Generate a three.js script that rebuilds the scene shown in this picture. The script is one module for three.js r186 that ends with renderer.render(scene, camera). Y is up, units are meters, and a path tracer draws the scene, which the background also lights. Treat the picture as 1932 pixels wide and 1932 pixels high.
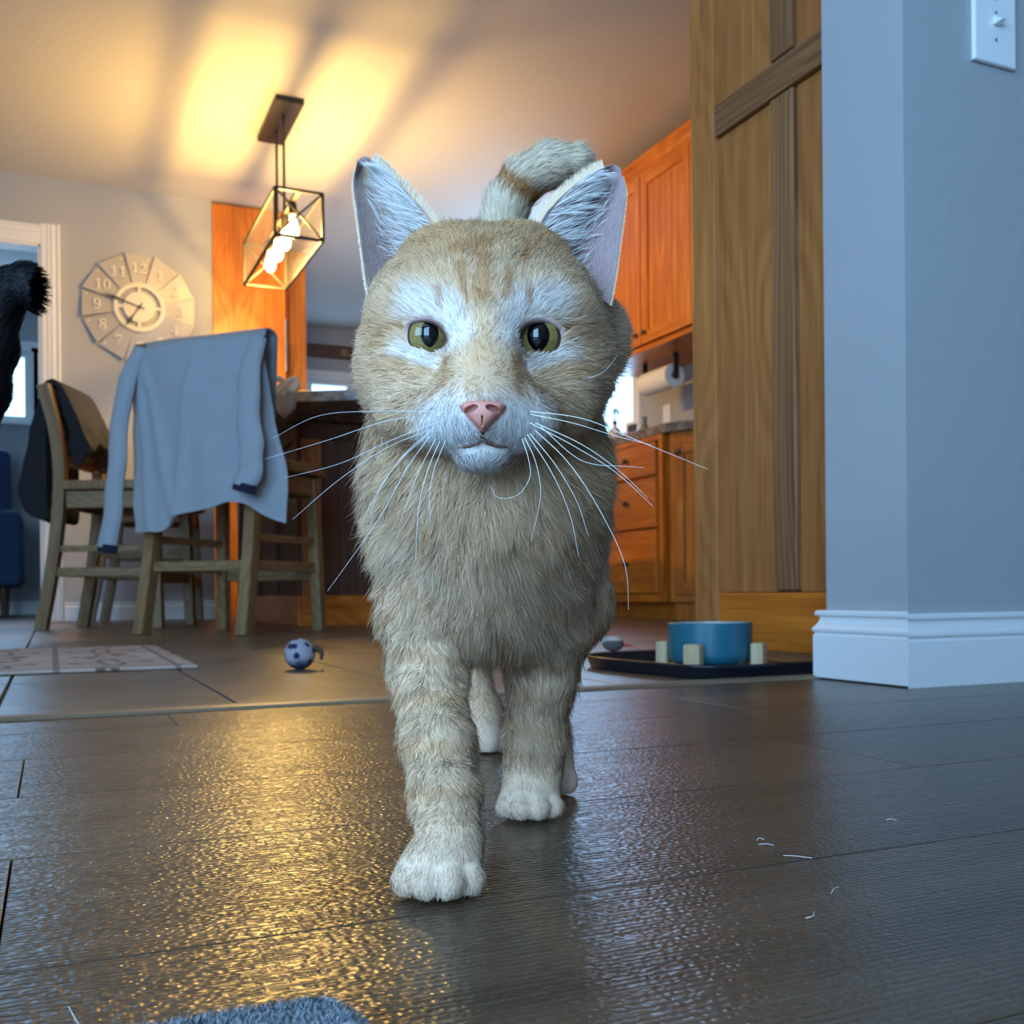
import * as THREE from 'three';
import { RoundedBoxGeometry } from 'three/addons/geometries/RoundedBoxGeometry.js';
import { TextGeometry } from 'three/addons/geometries/TextGeometry.js';
import { FontLoader } from 'three/addons/loaders/FontLoader.js';
import { RectAreaLightUniformsLib } from 'three/addons/lights/RectAreaLightUniformsLib.js';
import { mergeGeometries } from 'three/addons/utils/BufferGeometryUtils.js';

// ---------------------------------------------------------------- camera, sky, daylight, exposure
const F = 1950, EYE = 0.135, ROLL = 0.0088, CX = 966, CY = 1118, YAW = THREE.MathUtils.degToRad(24);
const scene = new THREE.Scene();
const camera = new THREE.PerspectiveCamera(2 * Math.atan(CY / F) * 180 / Math.PI, 1932 / (2 * CY), 0.02, 60);
camera.setViewOffset(1932, 2 * CY, 0, 0, 1932, 1932);
camera.position.set(0, EYE, 0);
camera.rotation.set(0, -YAW, -Math.atan(ROLL), 'YXZ');
camera.focus = 0.5;
camera.userData.fStop = 19;
scene.add(camera);
scene.background = new THREE.Color().setRGB(1.7, 3.2, 4.8);     // pale overcast daylight
RectAreaLightUniformsLib.init();
function daylight(name, x, y, z, w, h, ry, intensity, color) {
  const l = new THREE.RectAreaLight(color, intensity, w, h);
  l.name = name; l.position.set(x, y, z); l.rotation.y = ry; scene.add(l);
  return l;
}
const DAY = new THREE.Color().setRGB(0.33, 0.61, 1.0);
daylight('living_window_daylight', -1.5, 1.1, 1.86, 1.35, 1.95, 0, 12.0, DAY);                      // behind the camera
daylight('living_side_window_daylight', -2.56, 1.2, 0.6, 1.75, 1.75, -Math.PI / 2, 8.0, DAY);
daylight('kitchen_window_daylight', 3.17, 1.6, -5.95, 1.2, 1.05, Math.PI / 2, 7, DAY);
daylight('doorway_window_daylight', -0.4, 1.75, -8.76, 1.3, 0.55, Math.PI, 6, DAY);
daylight('far_window_daylight', 2.2, 1.55, -8.76, 0.4, 0.9, Math.PI, 4, DAY);
const renderer = new THREE.WebGLRenderer({ antialias: true });
renderer.toneMapping = THREE.LinearToneMapping;
renderer.toneMappingExposure = 1.0;
renderer.shadowMap.enabled = true;

// ---------------------------------------------------------------- pixel helpers (a pixel gives a direction, the thing it touches gives the distance)
const cosY = Math.cos(YAW), sinY = Math.sin(YAW);
function dir(px, py) { const x = px - CX, y = py - CY; return [(x - ROLL * y) / F, -(y + ROLL * x) / F]; }
const world = (u, y, d) => new THREE.Vector3(u * cosY + d * sinY, y, u * sinY - d * cosY);
const onDepth = (px, py, d) => { const [u, v] = dir(px, py); return world(u * d, EYE + v * d, d); };
const onFloor = (px, py, h = 0) => { const [u, v] = dir(px, py), d = (h - EYE) / v; return world(u * d, h, d); };
const onX = (px, py, X) => { const [u, v] = dir(px, py), d = X / (u * cosY + sinY); return world(u * d, EYE + v * d, d); };
const onZ = (px, py, Z) => { const [u, v] = dir(px, py), d = Z / (u * sinY - cosY); return world(u * d, EYE + v * d, d); };

// ---------------------------------------------------------------- random, noise
let seed = 12345;
const rnd = () => { seed = (seed + 0x6d2b79f5) | 0; let t = Math.imul(seed ^ (seed >>> 15), 1 | seed); t = (t + Math.imul(t ^ (t >>> 7), 61 | t)) ^ t; return ((t ^ (t >>> 14)) >>> 0) / 4294967296; };
const hash3 = (x, y, z) => { let h = Math.imul(x, 374761393) ^ Math.imul(y, 668265263) ^ Math.imul(z, 1274126177); h = Math.imul(h ^ (h >>> 13), 1274126177); return ((h ^ (h >>> 16)) >>> 0) / 4294967296; };
const fade = (t) => t * t * (3 - 2 * t), mixn = (a, b, t) => a + (b - a) * t, clamp = THREE.MathUtils.clamp;
const sstep = (a, b, x) => { const t = clamp((x - a) / (b - a), 0, 1); return t * t * (3 - 2 * t); };
function noise3(x, y, z) {
  const ix = Math.floor(x), iy = Math.floor(y), iz = Math.floor(z), fx = fade(x - ix), fy = fade(y - iy), fz = fade(z - iz);
  const c = (a, b, d) => hash3(ix + a, iy + b, iz + d);
  return mixn(mixn(mixn(c(0, 0, 0), c(1, 0, 0), fx), mixn(c(0, 1, 0), c(1, 1, 0), fx), fy), mixn(mixn(c(0, 0, 1), c(1, 0, 1), fx), mixn(c(0, 1, 1), c(1, 1, 1), fx), fy), fz);
}
function tileNoise(x, y, px, py, s) {        // repeats every px, py cells
  const ix = Math.floor(x), iy = Math.floor(y), fx = fade(x - ix), fy = fade(y - iy), m = (a, n) => ((a % n) + n) % n;
  const c = (a, b) => hash3(m(ix + a, px), m(iy + b, py), s);
  return mixn(mixn(c(0, 0), c(1, 0), fx), mixn(c(0, 1), c(1, 1), fx), fy);
}

// ---------------------------------------------------------------- textures
function tex(w, h, fn, srgb = true) {         // fn(u, v) -> [r, g, b] 0..1
  const data = new Uint8Array(w * h * 4);
  for (let y = 0; y < h; y++) for (let x = 0; x < w; x++) {
    const c = fn(x / w, y / h), i = (y * w + x) * 4;
    data[i] = clamp(c[0], 0, 1) * 255; data[i + 1] = clamp(c[1], 0, 1) * 255; data[i + 2] = clamp(c[2], 0, 1) * 255; data[i + 3] = 255;
  }
  const t = new THREE.DataTexture(data, w, h);
  t.magFilter = t.minFilter = THREE.LinearFilter; t.wrapS = t.wrapT = THREE.RepeatWrapping; t.needsUpdate = true;
  if (srgb) t.colorSpace = THREE.SRGBColorSpace;
  return t;
}
const ramp = (stops, t) => { const n = stops.length - 1, k = clamp(t, 0, 0.9999) * n, i = Math.floor(k), f = k - i; return [0, 1, 2].map((c) => (stops[i][c] * (1 - f) + stops[i + 1][c] * f) / 255); };
const rep = (t, su, sv) => { const r = t.clone(); r.repeat.set(su, sv); r.needsUpdate = true; return r; };
// wood: grain runs along v (one repeat is 0.5 m wide, 1 m long)
function woodTex(stops, s, rings = 9) {
  return tex(512, 1024, (u, v) => {
    const w = tileNoise(u * 4, v * 3, 4, 3, s) * 1.6 + tileNoise(u * 8, v * 4, 8, 4, s + 1) * 0.5;
    const ring = 0.5 + 0.5 * Math.sin(6.2832 * (u * rings + w * 2.2));
    const fib = tileNoise(u * 220, v * 10, 220, 10, s + 2), fib2 = tileNoise(u * 70, v * 6, 70, 6, s + 3);
    return ramp(stops, 0.18 + 0.34 * ring * tileNoise(u * 5, v * 5, 5, 5, s + 7) + 0.22 * fib + 0.26 * fib2);
  });
}
const T = {};
T.cherry = rep(woodTex([[128, 66, 22], [176, 98, 36], [206, 128, 56], [222, 150, 78]], 3), 2, 1);
T.pantry = rep(woodTex([[120, 72, 38], [158, 106, 62], [184, 132, 82], [198, 148, 98]], 21), 2, 1);
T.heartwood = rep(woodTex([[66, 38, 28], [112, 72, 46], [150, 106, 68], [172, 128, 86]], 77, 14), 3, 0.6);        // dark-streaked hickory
T.darkwood = rep(woodTex([[54, 32, 22], [84, 52, 36], [108, 70, 48], [130, 88, 60]], 35), 2, 1);
T.chair = rep(woodTex([[92, 70, 44], [126, 98, 62], [150, 120, 80], [168, 138, 98]], 47), 3, 1);
T.pale = rep(woodTex([[150, 122, 88], [180, 150, 112], [200, 172, 134], [214, 188, 150]], 58), 4, 2);
// floor boards: grain runs along u (1.2 m), v is 0.3 m across
const boardH = (u, v) => {
  const w = tileNoise(u * 5, v * 4, 5, 4, 71) * 2.2 + tileNoise(u * 12, v * 9, 12, 9, 72) * 0.55;
  const cut = tileNoise(u * 60, v * 190, 60, 190, 73), fine = tileNoise(u * 640, v * 200, 640, 200, 74);
  const line = Math.pow(0.5 + 0.5 * Math.sin(6.2832 * (v * 75 + w * 1.5)), 3);
  const saw = tileNoise(u * 4, v * 3, 4, 3, 75) > 0.62 ? Math.pow(0.5 + 0.5 * Math.sin(6.2832 * (u * 170 + tileNoise(u * 20, v * 20, 20, 20, 78) * 1.6)), 4) * tileNoise(u * 30, v * 16, 30, 16, 79) : 0;
  return { w, cut, fine, line, saw };
};
T.board = tex(2048, 512, (u, v) => {
  const b = boardH(u, v), big = tileNoise(u * 4, v * 3, 4, 3, 76) * 0.5 + tileNoise(u * 9, v * 14, 9, 14, 77) * 0.5;
  return ramp([[46, 36, 28], [78, 62, 48], [102, 82, 64], [124, 102, 82]], 0.3 + 0.5 * big + 0.2 * (b.cut - 0.5) - 0.3 * b.line * b.cut);
});
T.boardBump = tex(2048, 512, (u, v) => { const b = boardH(u, v), h = 0.55 + 0.45 * (b.cut - 0.5) + 0.45 * (b.fine - 0.5) - 0.45 * b.line * b.cut - 0.05 * b.saw; return [h, h, h]; }, false);
T.tile = tex(512, 512, (u, v) => ramp([[84, 68, 54], [112, 92, 72], [132, 110, 88], [150, 128, 104]], 0.5 * tileNoise(u * 5, v * 5, 5, 5, 91) + 0.3 * tileNoise(u * 13, v * 24, 13, 24, 92) + 0.2 * tileNoise(u * 70, v * 70, 70, 70, 93)));
T.tileBump = tex(512, 512, (u, v) => { const h = 0.6 * tileNoise(u * 20, v * 44, 20, 44, 94) + 0.4 * tileNoise(u * 90, v * 90, 90, 90, 95); return [h, h, h]; }, false);
T.paintBump = tex(512, 512, (u, v) => { const h = 0.5 * tileNoise(u * 90, v * 90, 90, 90, 101) + 0.5 * tileNoise(u * 45, v * 45, 45, 45, 102); return [h, h, h]; }, false);
T.granite = tex(512, 512, (u, v) => ramp([[58, 50, 46], [112, 100, 92], [150, 138, 126], [186, 174, 160]], 0.45 * tileNoise(u * 60, v * 60, 60, 60, 111) + 0.35 * tileNoise(u * 24, v * 24, 24, 24, 112) + 0.2 * tileNoise(u * 140, v * 140, 140, 140, 113)));
T.knit = tex(512, 512, (u, v) => { const h = 0.6 + 0.25 * Math.sin(u * 6.2832 * 90) * Math.sin(v * 6.2832 * 60) + 0.3 * (tileNoise(u * 60, v * 60, 60, 60, 121) - 0.5); return [h, h, h]; }, false);
T.mat = tex(512, 512, (u, v) => {               // printed tile-and-scroll pattern of the floor mat
  const gx = (u * 5) % 1, gy = (v * 4) % 1, seam = gx < 0.05 || gy < 0.05, k = hash3(Math.floor(u * 5), Math.floor(v * 4), 131);
  const r = Math.hypot(gx - 0.5, gy - 0.5), a = Math.atan2(gy - 0.5, gx - 0.5), motif = Math.abs(r - 0.22 - 0.12 * Math.sin(a * (k > 0.5 ? 3 : 4) + k * 6)) < 0.05 || (k > 0.6 && Math.abs(gx - 0.5 - 0.2 * Math.sin(gy * 7)) < 0.05);
  const base = ramp([[176, 150, 136], [196, 172, 156], [206, 186, 172]], k * 0.7 + 0.3 * tileNoise(u * 40, v * 40, 40, 40, 132));
  return seam ? base.map((c) => c * 0.72) : motif ? [base[0] * 0.62, base[1] * 0.55, base[2] * 0.52] : base;
});

// ---------------------------------------------------------------- materials
const M = {};
const std = (o) => new THREE.MeshStandardMaterial(o);
const lin = (r, g, b) => new THREE.Color().setRGB(r, g, b);
M.wall = std({ color: lin(0.385, 0.385, 0.39), roughness: 0.62, bumpMap: T.paintBump, bumpScale: 0.0006 });
M.ceiling = std({ color: lin(0.60, 0.58, 0.55), roughness: 0.9, bumpMap: T.paintBump, bumpScale: 0.001 });
M.trim = std({ color: lin(0.78, 0.77, 0.76), roughness: 0.35 });
M.boards = [0.86, 1.0, 1.12, 0.94].map((k) => std({ color: lin(k, k * 0.98, k * 0.95), map: T.board, roughness: 0.27, bumpMap: T.boardBump, bumpScale: 0.0008 }));
M.subfloor = std({ color: lin(0.03, 0.024, 0.018), roughness: 0.9 });
M.tiles = [0.84, 0.96, 1.05].map((k) => std({ color: lin(k, k * 0.97, k * 0.93), map: T.tile, roughness: 0.33, bumpMap: T.tileBump, bumpScale: 0.0008 }));
M.grout = std({ color: lin(0.11, 0.09, 0.07), roughness: 0.9 });
M.strip = std({ color: lin(0.20, 0.14, 0.09), roughness: 0.4 });
M.cherry = std({ color: lin(1.1, 0.98, 0.5), map: T.cherry, roughness: 0.38 });
M.pantry = std({ color: lin(1.02, 0.82, 0.58), map: T.pantry, roughness: 0.42 });
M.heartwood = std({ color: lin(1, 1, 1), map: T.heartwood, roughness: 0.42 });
M.darkwood = std({ color: lin(1, 1, 1), map: T.darkwood, roughness: 0.5 });
M.chair = std({ color: lin(1, 1, 1), map: T.chair, roughness: 0.5 });
M.pale = std({ color: lin(1, 1, 1), map: T.pale, roughness: 0.6 });
M.granite = std({ color: lin(1, 1, 1), map: T.granite, roughness: 0.25 });
M.bronze = std({ color: lin(0.09, 0.075, 0.06), roughness: 0.35, metalness: 0.8 });
M.black = std({ color: lin(0.012, 0.012, 0.014), roughness: 0.45 });
M.iron = std({ color: lin(0.035, 0.03, 0.026), roughness: 0.5, metalness: 0.5 });
M.plate = std({ color: lin(0.82, 0.82, 0.81), roughness: 0.3 });
M.glass = new THREE.MeshPhysicalMaterial({ color: lin(1, 1, 1), roughness: 0.02, transmission: 1, thickness: 0, ior: 1.45 });
M.seeded = new THREE.MeshPhysicalMaterial({ color: lin(1, 0.99, 0.96), roughness: 0.05, transmission: 1, thickness: 0, ior: 1.45, bumpMap: rep(T.paintBump, 6, 2), bumpScale: 0.004 });
M.teal = std({ color: lin(0.012, 0.115, 0.165), roughness: 0.38 });
M.tealIn = std({ color: lin(0.45, 0.42, 0.36), roughness: 0.3 });
M.tray = std({ color: lin(0.006, 0.008, 0.014), roughness: 0.36 });
M.sweater = std({ color: lin(0.37, 0.40, 0.43), roughness: 0.95, bumpMap: rep(T.knit, 2, 2), bumpScale: 0.0015, side: THREE.DoubleSide });
M.cuff = std({ color: lin(0.012, 0.012, 0.03), roughness: 0.95, side: THREE.DoubleSide });
M.jacket = std({ color: lin(0.010, 0.010, 0.013), roughness: 0.85, bumpMap: rep(T.knit, 3, 3), bumpScale: 0.001, side: THREE.DoubleSide });
M.navy = std({ color: lin(0.025, 0.05, 0.12), roughness: 0.9 });

// ---------------------------------------------------------------- object helpers
const used = new Map();
function numbered(name) { const n = used.get(name) ?? 0; used.set(name, n + 1); return n ? name + '_' + String(n).padStart(3, '0') : name; }
const shade = (m) => { m.castShadow = m.receiveShadow = true; return m; };
function thing(name, label, category, [x, y, z] = [0, 0, 0], turn = 0, group) {
  const o = new THREE.Group(); o.name = numbered(name); scene.add(o);
  o.position.set(x, y, z); o.rotation.y = turn; o.userData = { label, category };
  if (group) o.userData.group = group;
  return o;
}
function tag(o, label, category, group) { o.userData.label = label; o.userData.category = category; if (group) o.userData.group = group; return o; }
function part(name, geo, mat, parent, pos, rot) {
  const g = Array.isArray(geo) ? mergeGeometries(geo.map(plain)) : geo;
  const m = shade(new THREE.Mesh(g, mat)); m.name = name; parent.add(m);
  if (pos) m.position.set(...pos);
  if (rot) m.rotation.set(...rot);
  return m;
}
function obj(name, geo, mat, label, category, group, pos, rot) { const m = part(numbered(name), geo, mat, scene, pos, rot); return tag(m, label, category, group); }
function struct(name, geo, mat, parent = scene) { const m = part(parent === scene ? numbered(name) : name, geo, mat, parent); if (parent === scene) m.userData.kind = 'structure'; return m; }
const plain = (g) => { const r = g.index ? g.toNonIndexed() : g; for (const k of Object.keys(r.attributes)) if (!['position', 'normal', 'uv'].includes(k)) r.deleteAttribute(k); return r; };
// uv in metres by the way each face points; grain: the axis that becomes v
function uvm(g, grain = 'y', ou = 0, ov = 0) {
  const p = g.attributes.position, n = g.attributes.normal, uv = new Float32Array(p.count * 2), ax = { x: 0, y: 1, z: 2 }[grain];
  for (let i = 0; i < p.count; i++) {
    const P = [p.getX(i), p.getY(i), p.getZ(i)], N = [Math.abs(n.getX(i)), Math.abs(n.getY(i)), Math.abs(n.getZ(i))];
    const k = N[0] >= N[1] && N[0] >= N[2] ? 0 : N[1] >= N[2] ? 1 : 2, free = [0, 1, 2].filter((a) => a !== k);
    const va = free.includes(ax) ? ax : free[1], ua = free.find((a) => a !== va);
    uv[i * 2] = P[ua] + ou; uv[i * 2 + 1] = P[va] + ov;
  }
  g.setAttribute('uv', new THREE.BufferAttribute(uv, 2));
  return g;
}
// box from corner to corner, uv in metres
function bx(x0, y0, z0, x1, y1, z1, grain = 'y', r = 0) {
  const w = Math.abs(x1 - x0), h = Math.abs(y1 - y0), d = Math.abs(z1 - z0);
  const g = r ? new RoundedBoxGeometry(w, h, d, 1, Math.min(r, w * 0.45, h * 0.45, d * 0.45)) : new THREE.BoxGeometry(w, h, d);
  g.translate((x0 + x1) / 2, (y0 + y1) / 2, (z0 + z1) / 2);
  return uvm(plain(g), grain, Math.round((x0 * 7.3 + z0 * 3.1) * 100) / 100, Math.round(y0 * 530) / 100);
}
const rot = (g, axis, a) => g[{ x: 'rotateX', y: 'rotateY', z: 'rotateZ' }[axis]](a);
function bar(a, b, w, h, grain) {           // square bar between two points (arrays)
  const A = new THREE.Vector3(...a), B = new THREE.Vector3(...b), L = A.distanceTo(B), g = new RoundedBoxGeometry(w, L, h, 1, Math.min(w, h) * 0.15);
  uvm(plain(g), 'y'); const p = plain(uvm(plain(g), 'y'));
  p.applyQuaternion(new THREE.Quaternion().setFromUnitVectors(new THREE.Vector3(0, 1, 0), B.clone().sub(A).normalize()));
  p.translate((A.x + B.x) / 2, (A.y + B.y) / 2, (A.z + B.z) / 2);
  return p;
}
function tube(points, r, seg = 24, sides = 8, taper) {
  const c = new THREE.CatmullRomCurve3(points.map((p) => p.isVector3 ? p : new THREE.Vector3(...p))), g = new THREE.TubeGeometry(c, seg, r, sides, false);
  if (taper) {
    const p = g.attributes.position, v = new THREE.Vector3(), k = new THREE.Vector3();
    for (let i = 0; i <= seg; i++) { c.getPointAt(i / seg, k); const s = taper(i / seg); for (let j = 0; j <= sides; j++) { const n = i * (sides + 1) + j; v.fromBufferAttribute(p, n).sub(k).multiplyScalar(s).add(k); p.setXYZ(n, v.x, v.y, v.z); } }
  }
  return g;
}
const lathe = (pts, seg = 40) => new THREE.LatheGeometry(pts.map(([x, y]) => new THREE.Vector2(x, y)), seg);
function extr(pts, depth, bevel = 0) {
  const s = new THREE.Shape(pts.map(([x, y]) => new THREE.Vector2(x, y)));
  return new THREE.ExtrudeGeometry(s, { depth, bevelEnabled: bevel > 0, bevelSize: bevel, bevelThickness: bevel, bevelSegments: 2, steps: 1 });
}
// a swept curved post with a rectangular section: points [x, y, z], w across x, t across the bend
function sweepPost(points, w, t, n = 18) {
  const c = new THREE.CatmullRomCurve3(points.map((p) => new THREE.Vector3(...p))), pos = [], idx = [], uv = [];
  const X = new THREE.Vector3(1, 0, 0);
  let len = 0, last = null;
  for (let i = 0; i <= n; i++) {
    const p = c.getPoint(i / n), tg = c.getTangent(i / n), N = new THREE.Vector3().crossVectors(X, tg).normalize();
    if (last) len += p.distanceTo(last); last = p;
    for (const [a, b, q] of [[-1, -1, 0], [1, -1, w], [1, 1, w + t], [-1, 1, 2 * w + t], [-1, -1, 2 * w + 2 * t]]) { pos.push(p.x + a * w / 2, p.y + N.y * b * t / 2, p.z + N.z * b * t / 2); uv.push(q, len); }
    if (i) for (let k = 0; k < 4; k++) { const a = (i - 1) * 5 + k, b = i * 5 + k; idx.push(a, a + 1, b, a + 1, b + 1, b); }
  }
  for (const o of [0, n * 5]) { const k = [o, o + 1, o + 2, o, o + 2, o + 3]; idx.push(...(o ? k : [k[0], k[2], k[1], k[3], k[5], k[4]])); }
  const g = new THREE.BufferGeometry();
  g.setAttribute('position', new THREE.Float32BufferAttribute(pos, 3)); g.setAttribute('uv', new THREE.Float32BufferAttribute(uv, 2)); g.setIndex(idx);
  const f = g.toNonIndexed(); f.computeVertexNormals(); return f;
}

// ================================================================ the room
const CEIL = 2.44, XL = -2.6, XR = 3.2, ZB = 1.9, ZF = -8.82, TH = 0.12;
// living-room floor: boards along x, each a piece of its own
const floor = struct('floor', bx(XL - TH, -0.05, -1.25, XR + TH, -0.011, ZB + TH), M.subfloor);
{
  const W = 0.178, L = 1.22, variants = M.boards.length, geo = new Map();
  for (let k = -17; k < 5; k++) {                       // rows between z = -0.413 - 0.178 k
    const z1 = -0.413 - W * k, z0 = Math.max(z1 - W, -1.24);
    if (z1 > ZB || z0 >= z1 - 0.02) continue;
    let x = k === -1 ? -0.45 - 3 * L : k === 3 ? -0.5 - 3 * L : k === 1 ? -0.62 - 3 * L : k === 2 ? -0.022 - 3 * L : k === 0 ? -0.02 - 3 * L : -0.022 - 3 * L + ((k * 7 + 70) % 5 - 2.4) * 0.235;
    for (; x < XR; x += L) {
      const x0 = Math.max(x, XL), x1 = Math.min(x + L, XR);
      if (x1 - x0 < 0.05) continue;
      const g = new RoundedBoxGeometry(x1 - x0 - 0.0008, 0.012, z1 - z0 - 0.0012, 1, 0.0006).translate((x0 + x1) / 2, -0.006, (z0 + z1) / 2);
      const f = plain(g), p = f.attributes.position, uv = new Float32Array(p.count * 2), ou = rnd() * 3, ov = rnd() * 3;
      for (let i = 0; i < p.count; i++) { uv[i * 2] = p.getX(i) / 1.2 + ou; uv[i * 2 + 1] = p.getZ(i) / 0.3 + ov; }
      f.setAttribute('uv', new THREE.BufferAttribute(uv, 2));
      part('plank', f, M.boards[Math.floor(rnd() * variants)], floor);
    }
  }
}
// kitchen and dining floor: tiles on a grout bed
const floorK = struct('floor_kitchen', bx(XL - TH, -0.05, ZF - TH, XR + TH, -0.004, -1.25), M.grout);
{
  const W = 0.272, D = 0.485;
  for (let j = 0; j < 11; j++) {
    const z1 = -1.29 - D * j, z0 = Math.max(z1 - D, -6.22);
    if (z0 >= z1 - 0.02) continue;
    for (let i = -8; i < 12; i++) {
      const x0 = Math.max(0.21 + W * i, XL), x1 = Math.min(0.21 + W * (i + 1), XR);
      if (x1 - x0 < 0.03) continue;
      const f = bx(x0 + 0.0022, -0.012, z0 + 0.0022, x1 - 0.0022, 0, z1 - 0.0022, 'x', 0.0012), p = f.attributes.position, uv = f.attributes.uv, o = rnd() * 4;
      for (let q = 0; q < p.count; q++) uv.setXY(q, p.getX(q) * 1.4 + o, p.getZ(q) * 1.4 + o * 1.7);
      part('tile', f, M.tiles[Math.floor(rnd() * 3)], floorK);
    }
  }
}
struct('floor_far_room', bx(XL - TH, -0.03, ZF - TH, XR + TH, 0.0, -6.225, 'x'), M.tiles[2]);
{ // the metal-and-wood strip between both floors
  const g = extr([[-0.022, 0], [0.022, 0], [0.017, 0.003], [0.008, 0.0048], [-0.008, 0.0048], [-0.017, 0.003]], 1.07 - XL).rotateY(Math.PI / 2).translate(XL, 0.0005, -1.262);
  struct('trim_1', g, M.strip);
}
struct('ceiling', bx(XL - TH, CEIL, ZF - TH, XR + TH, CEIL + 0.1, ZB + TH, 'x'), M.ceiling);

// a wall along x or z with rectangular openings [a0, a1, y0, y1]
function wall(name, axis, at, a0, a1, thick, holes, mat = M.wall, top = CEIL) {
  const out = [], box = (p0, p1, y0, y1) => { if (p1 - p0 > 1e-4 && y1 - y0 > 1e-4) out.push(axis === 'x' ? bx(p0, y0, at, p1, y1, at + thick) : bx(at, y0, p0, at + thick, y1, p1)); };
  let c = a0;
  for (const [h0, h1, y0, y1] of [...holes].sort((p, q) => p[0] - q[0])) { box(c, h0, 0, top); box(h0, h1, 0, y0); box(h0, h1, y1, top); c = h1; }
  box(c, a1, 0, top);
  return struct(name, out, mat);
}
wall('wall_back', 'x', ZB, XL - TH, XR + TH, TH, [[-2.2, -0.8, 0.1, 2.1]]);
wall('wall_left', 'z', XL - TH, ZF - TH, ZB, TH, [[-0.3, 1.5, 0.3, 2.1]]);
wall('wall_right', 'z', XR, ZF - TH, ZB, TH, [[-6.55, -5.35, 1.08, 2.12]]);
wall('wall_far', 'x', ZF - TH, XL, XR, TH, [[-1.0, -0.145, 1.49, 2.03], [-0.085, 0.35, 1.49, 2.03], [2.03, 2.41, 1.1, 1.99]]);
wall('wall_clock', 'x', -6.34, XL, 0.87, TH, [[-0.86, -0.04, 0, 2.07]]);
wall('wall_inner', 'z', 0.75, ZF, -6.34, TH, []);
wall('wall_partition', 'x', -1.24, 1.075, XR, 0.163, []);
// windows: frame, sash, pane
function windowUnit(n, axis, at, a0, a1, y0, y1, facing, casing = 0.075) {
  // facing: +1 / -1, the side of the wall plane "at" that the room is on
  const g = new THREE.Group(); g.name = 'window_' + n; g.userData.kind = 'structure'; scene.add(g);
  const B = (p0, p1, q0, q1, t0, t1, r = 0) => axis === 'x' ? bx(p0, q0, at + t0 * facing, p1, q1, at + t1 * facing, 'y', r) : bx(at + t0 * facing, q0, p0, at + t1 * facing, q1, p1, 'y', r);
  part('window_casing', [B(a0 - casing, a0, y0 - 0.02, y1, 0, 0.018), B(a1, a1 + casing, y0 - 0.02, y1, 0, 0.018), B(a0 - casing - 0.015, a1 + casing + 0.015, y1, y1 + casing, 0, 0.022)], M.trim, g);
  part('window_sill', B(a0 - casing - 0.02, a1 + casing + 0.02, y0 - 0.035, y0, 0, 0.05, 0.006), M.trim, g);
  part('window_frame', [B(a0, a0 + 0.035, y0, y1, -0.09, -0.02), B(a1 - 0.035, a1, y0, y1, -0.09, -0.02), B(a0 + 0.035, a1 - 0.035, y1 - 0.04, y1, -0.09, -0.02), B(a0 + 0.035, a1 - 0.035, y0, y0 + 0.04, -0.09, -0.02)], M.trim, g);
  part('pane', B(a0 + 0.035, a1 - 0.035, y0 + 0.04, y1 - 0.04, -0.058, -0.055), M.glass, g);
  return g;
}
windowUnit(1, 'x', ZF, -1.0, -0.145, 1.49, 2.03, 1);
windowUnit(2, 'x', ZF, -0.085, 0.35, 1.49, 2.03, 1, 0.03);
windowUnit(3, 'x', ZF, 2.03, 2.41, 1.1, 1.99, 1);
windowUnit(4, 'z', XR, -6.55, -5.35, 1.08, 2.12, -1);
windowUnit(5, 'x', ZB, -2.2, -0.8, 0.1, 2.1, -1, 0.05);
windowUnit(6, 'z', XL, -0.3, 1.5, 0.3, 2.1, 1);
{ // cased opening in the clock wall: three fluted boards and the jamb
  const t = new THREE.Group(); t.name = 'door_1'; t.userData.kind = 'structure'; scene.add(t);
  const prof = [[0, 0], [0.102, 0], [0.102, 0.022], [0.09, 0.024], [0.082, 0.016], [0.07, 0.016], [0.062, 0.021], [0.052, 0.016], [0.04, 0.016], [0.03, 0.012], [0.012, 0.012], [0.004, 0.008], [0, 0.006]];
  part('casing', extr(prof, 2.18).rotateX(Math.PI / 2).translate(-0.045, 2.18, -6.22), M.trim, t);
  part('casing', extr(prof, 2.18).rotateX(Math.PI / 2).rotateY(Math.PI).scale(1, 1, 1).translate(-0.855, 2.18, -6.22 + 0.0), M.trim, t).position.z = 0.024;
  part('head_casing', extr(prof, 0.81).rotateX(Math.PI / 2).translate(0, 0.81, 0).rotateZ(Math.PI / 2).translate(-0.045, 2.065, -6.22), M.trim, t);
  part('jamb', [bx(-0.055, 0, -6.34, -0.04, 2.07, -6.22), bx(-0.86, 0, -6.34, -0.845, 2.07, -6.22), bx(-0.86, 2.055, -6.34, -0.04, 2.07, -6.22)], M.trim, t);
}
// baseboards
const skirt = [[0, 0], [0.0145, 0], [0.0145, 0.063], [0.0125, 0.0655], [0.0125, 0.067], [0.0155, 0.070], [0.0155, 0.0735], [0.011, 0.079], [0.0075, 0.086], [0.007, 0.0905], [0.0125, 0.094], [0.0125, 0.0985], [0.010, 0.101], [0, 0.101]];
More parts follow.
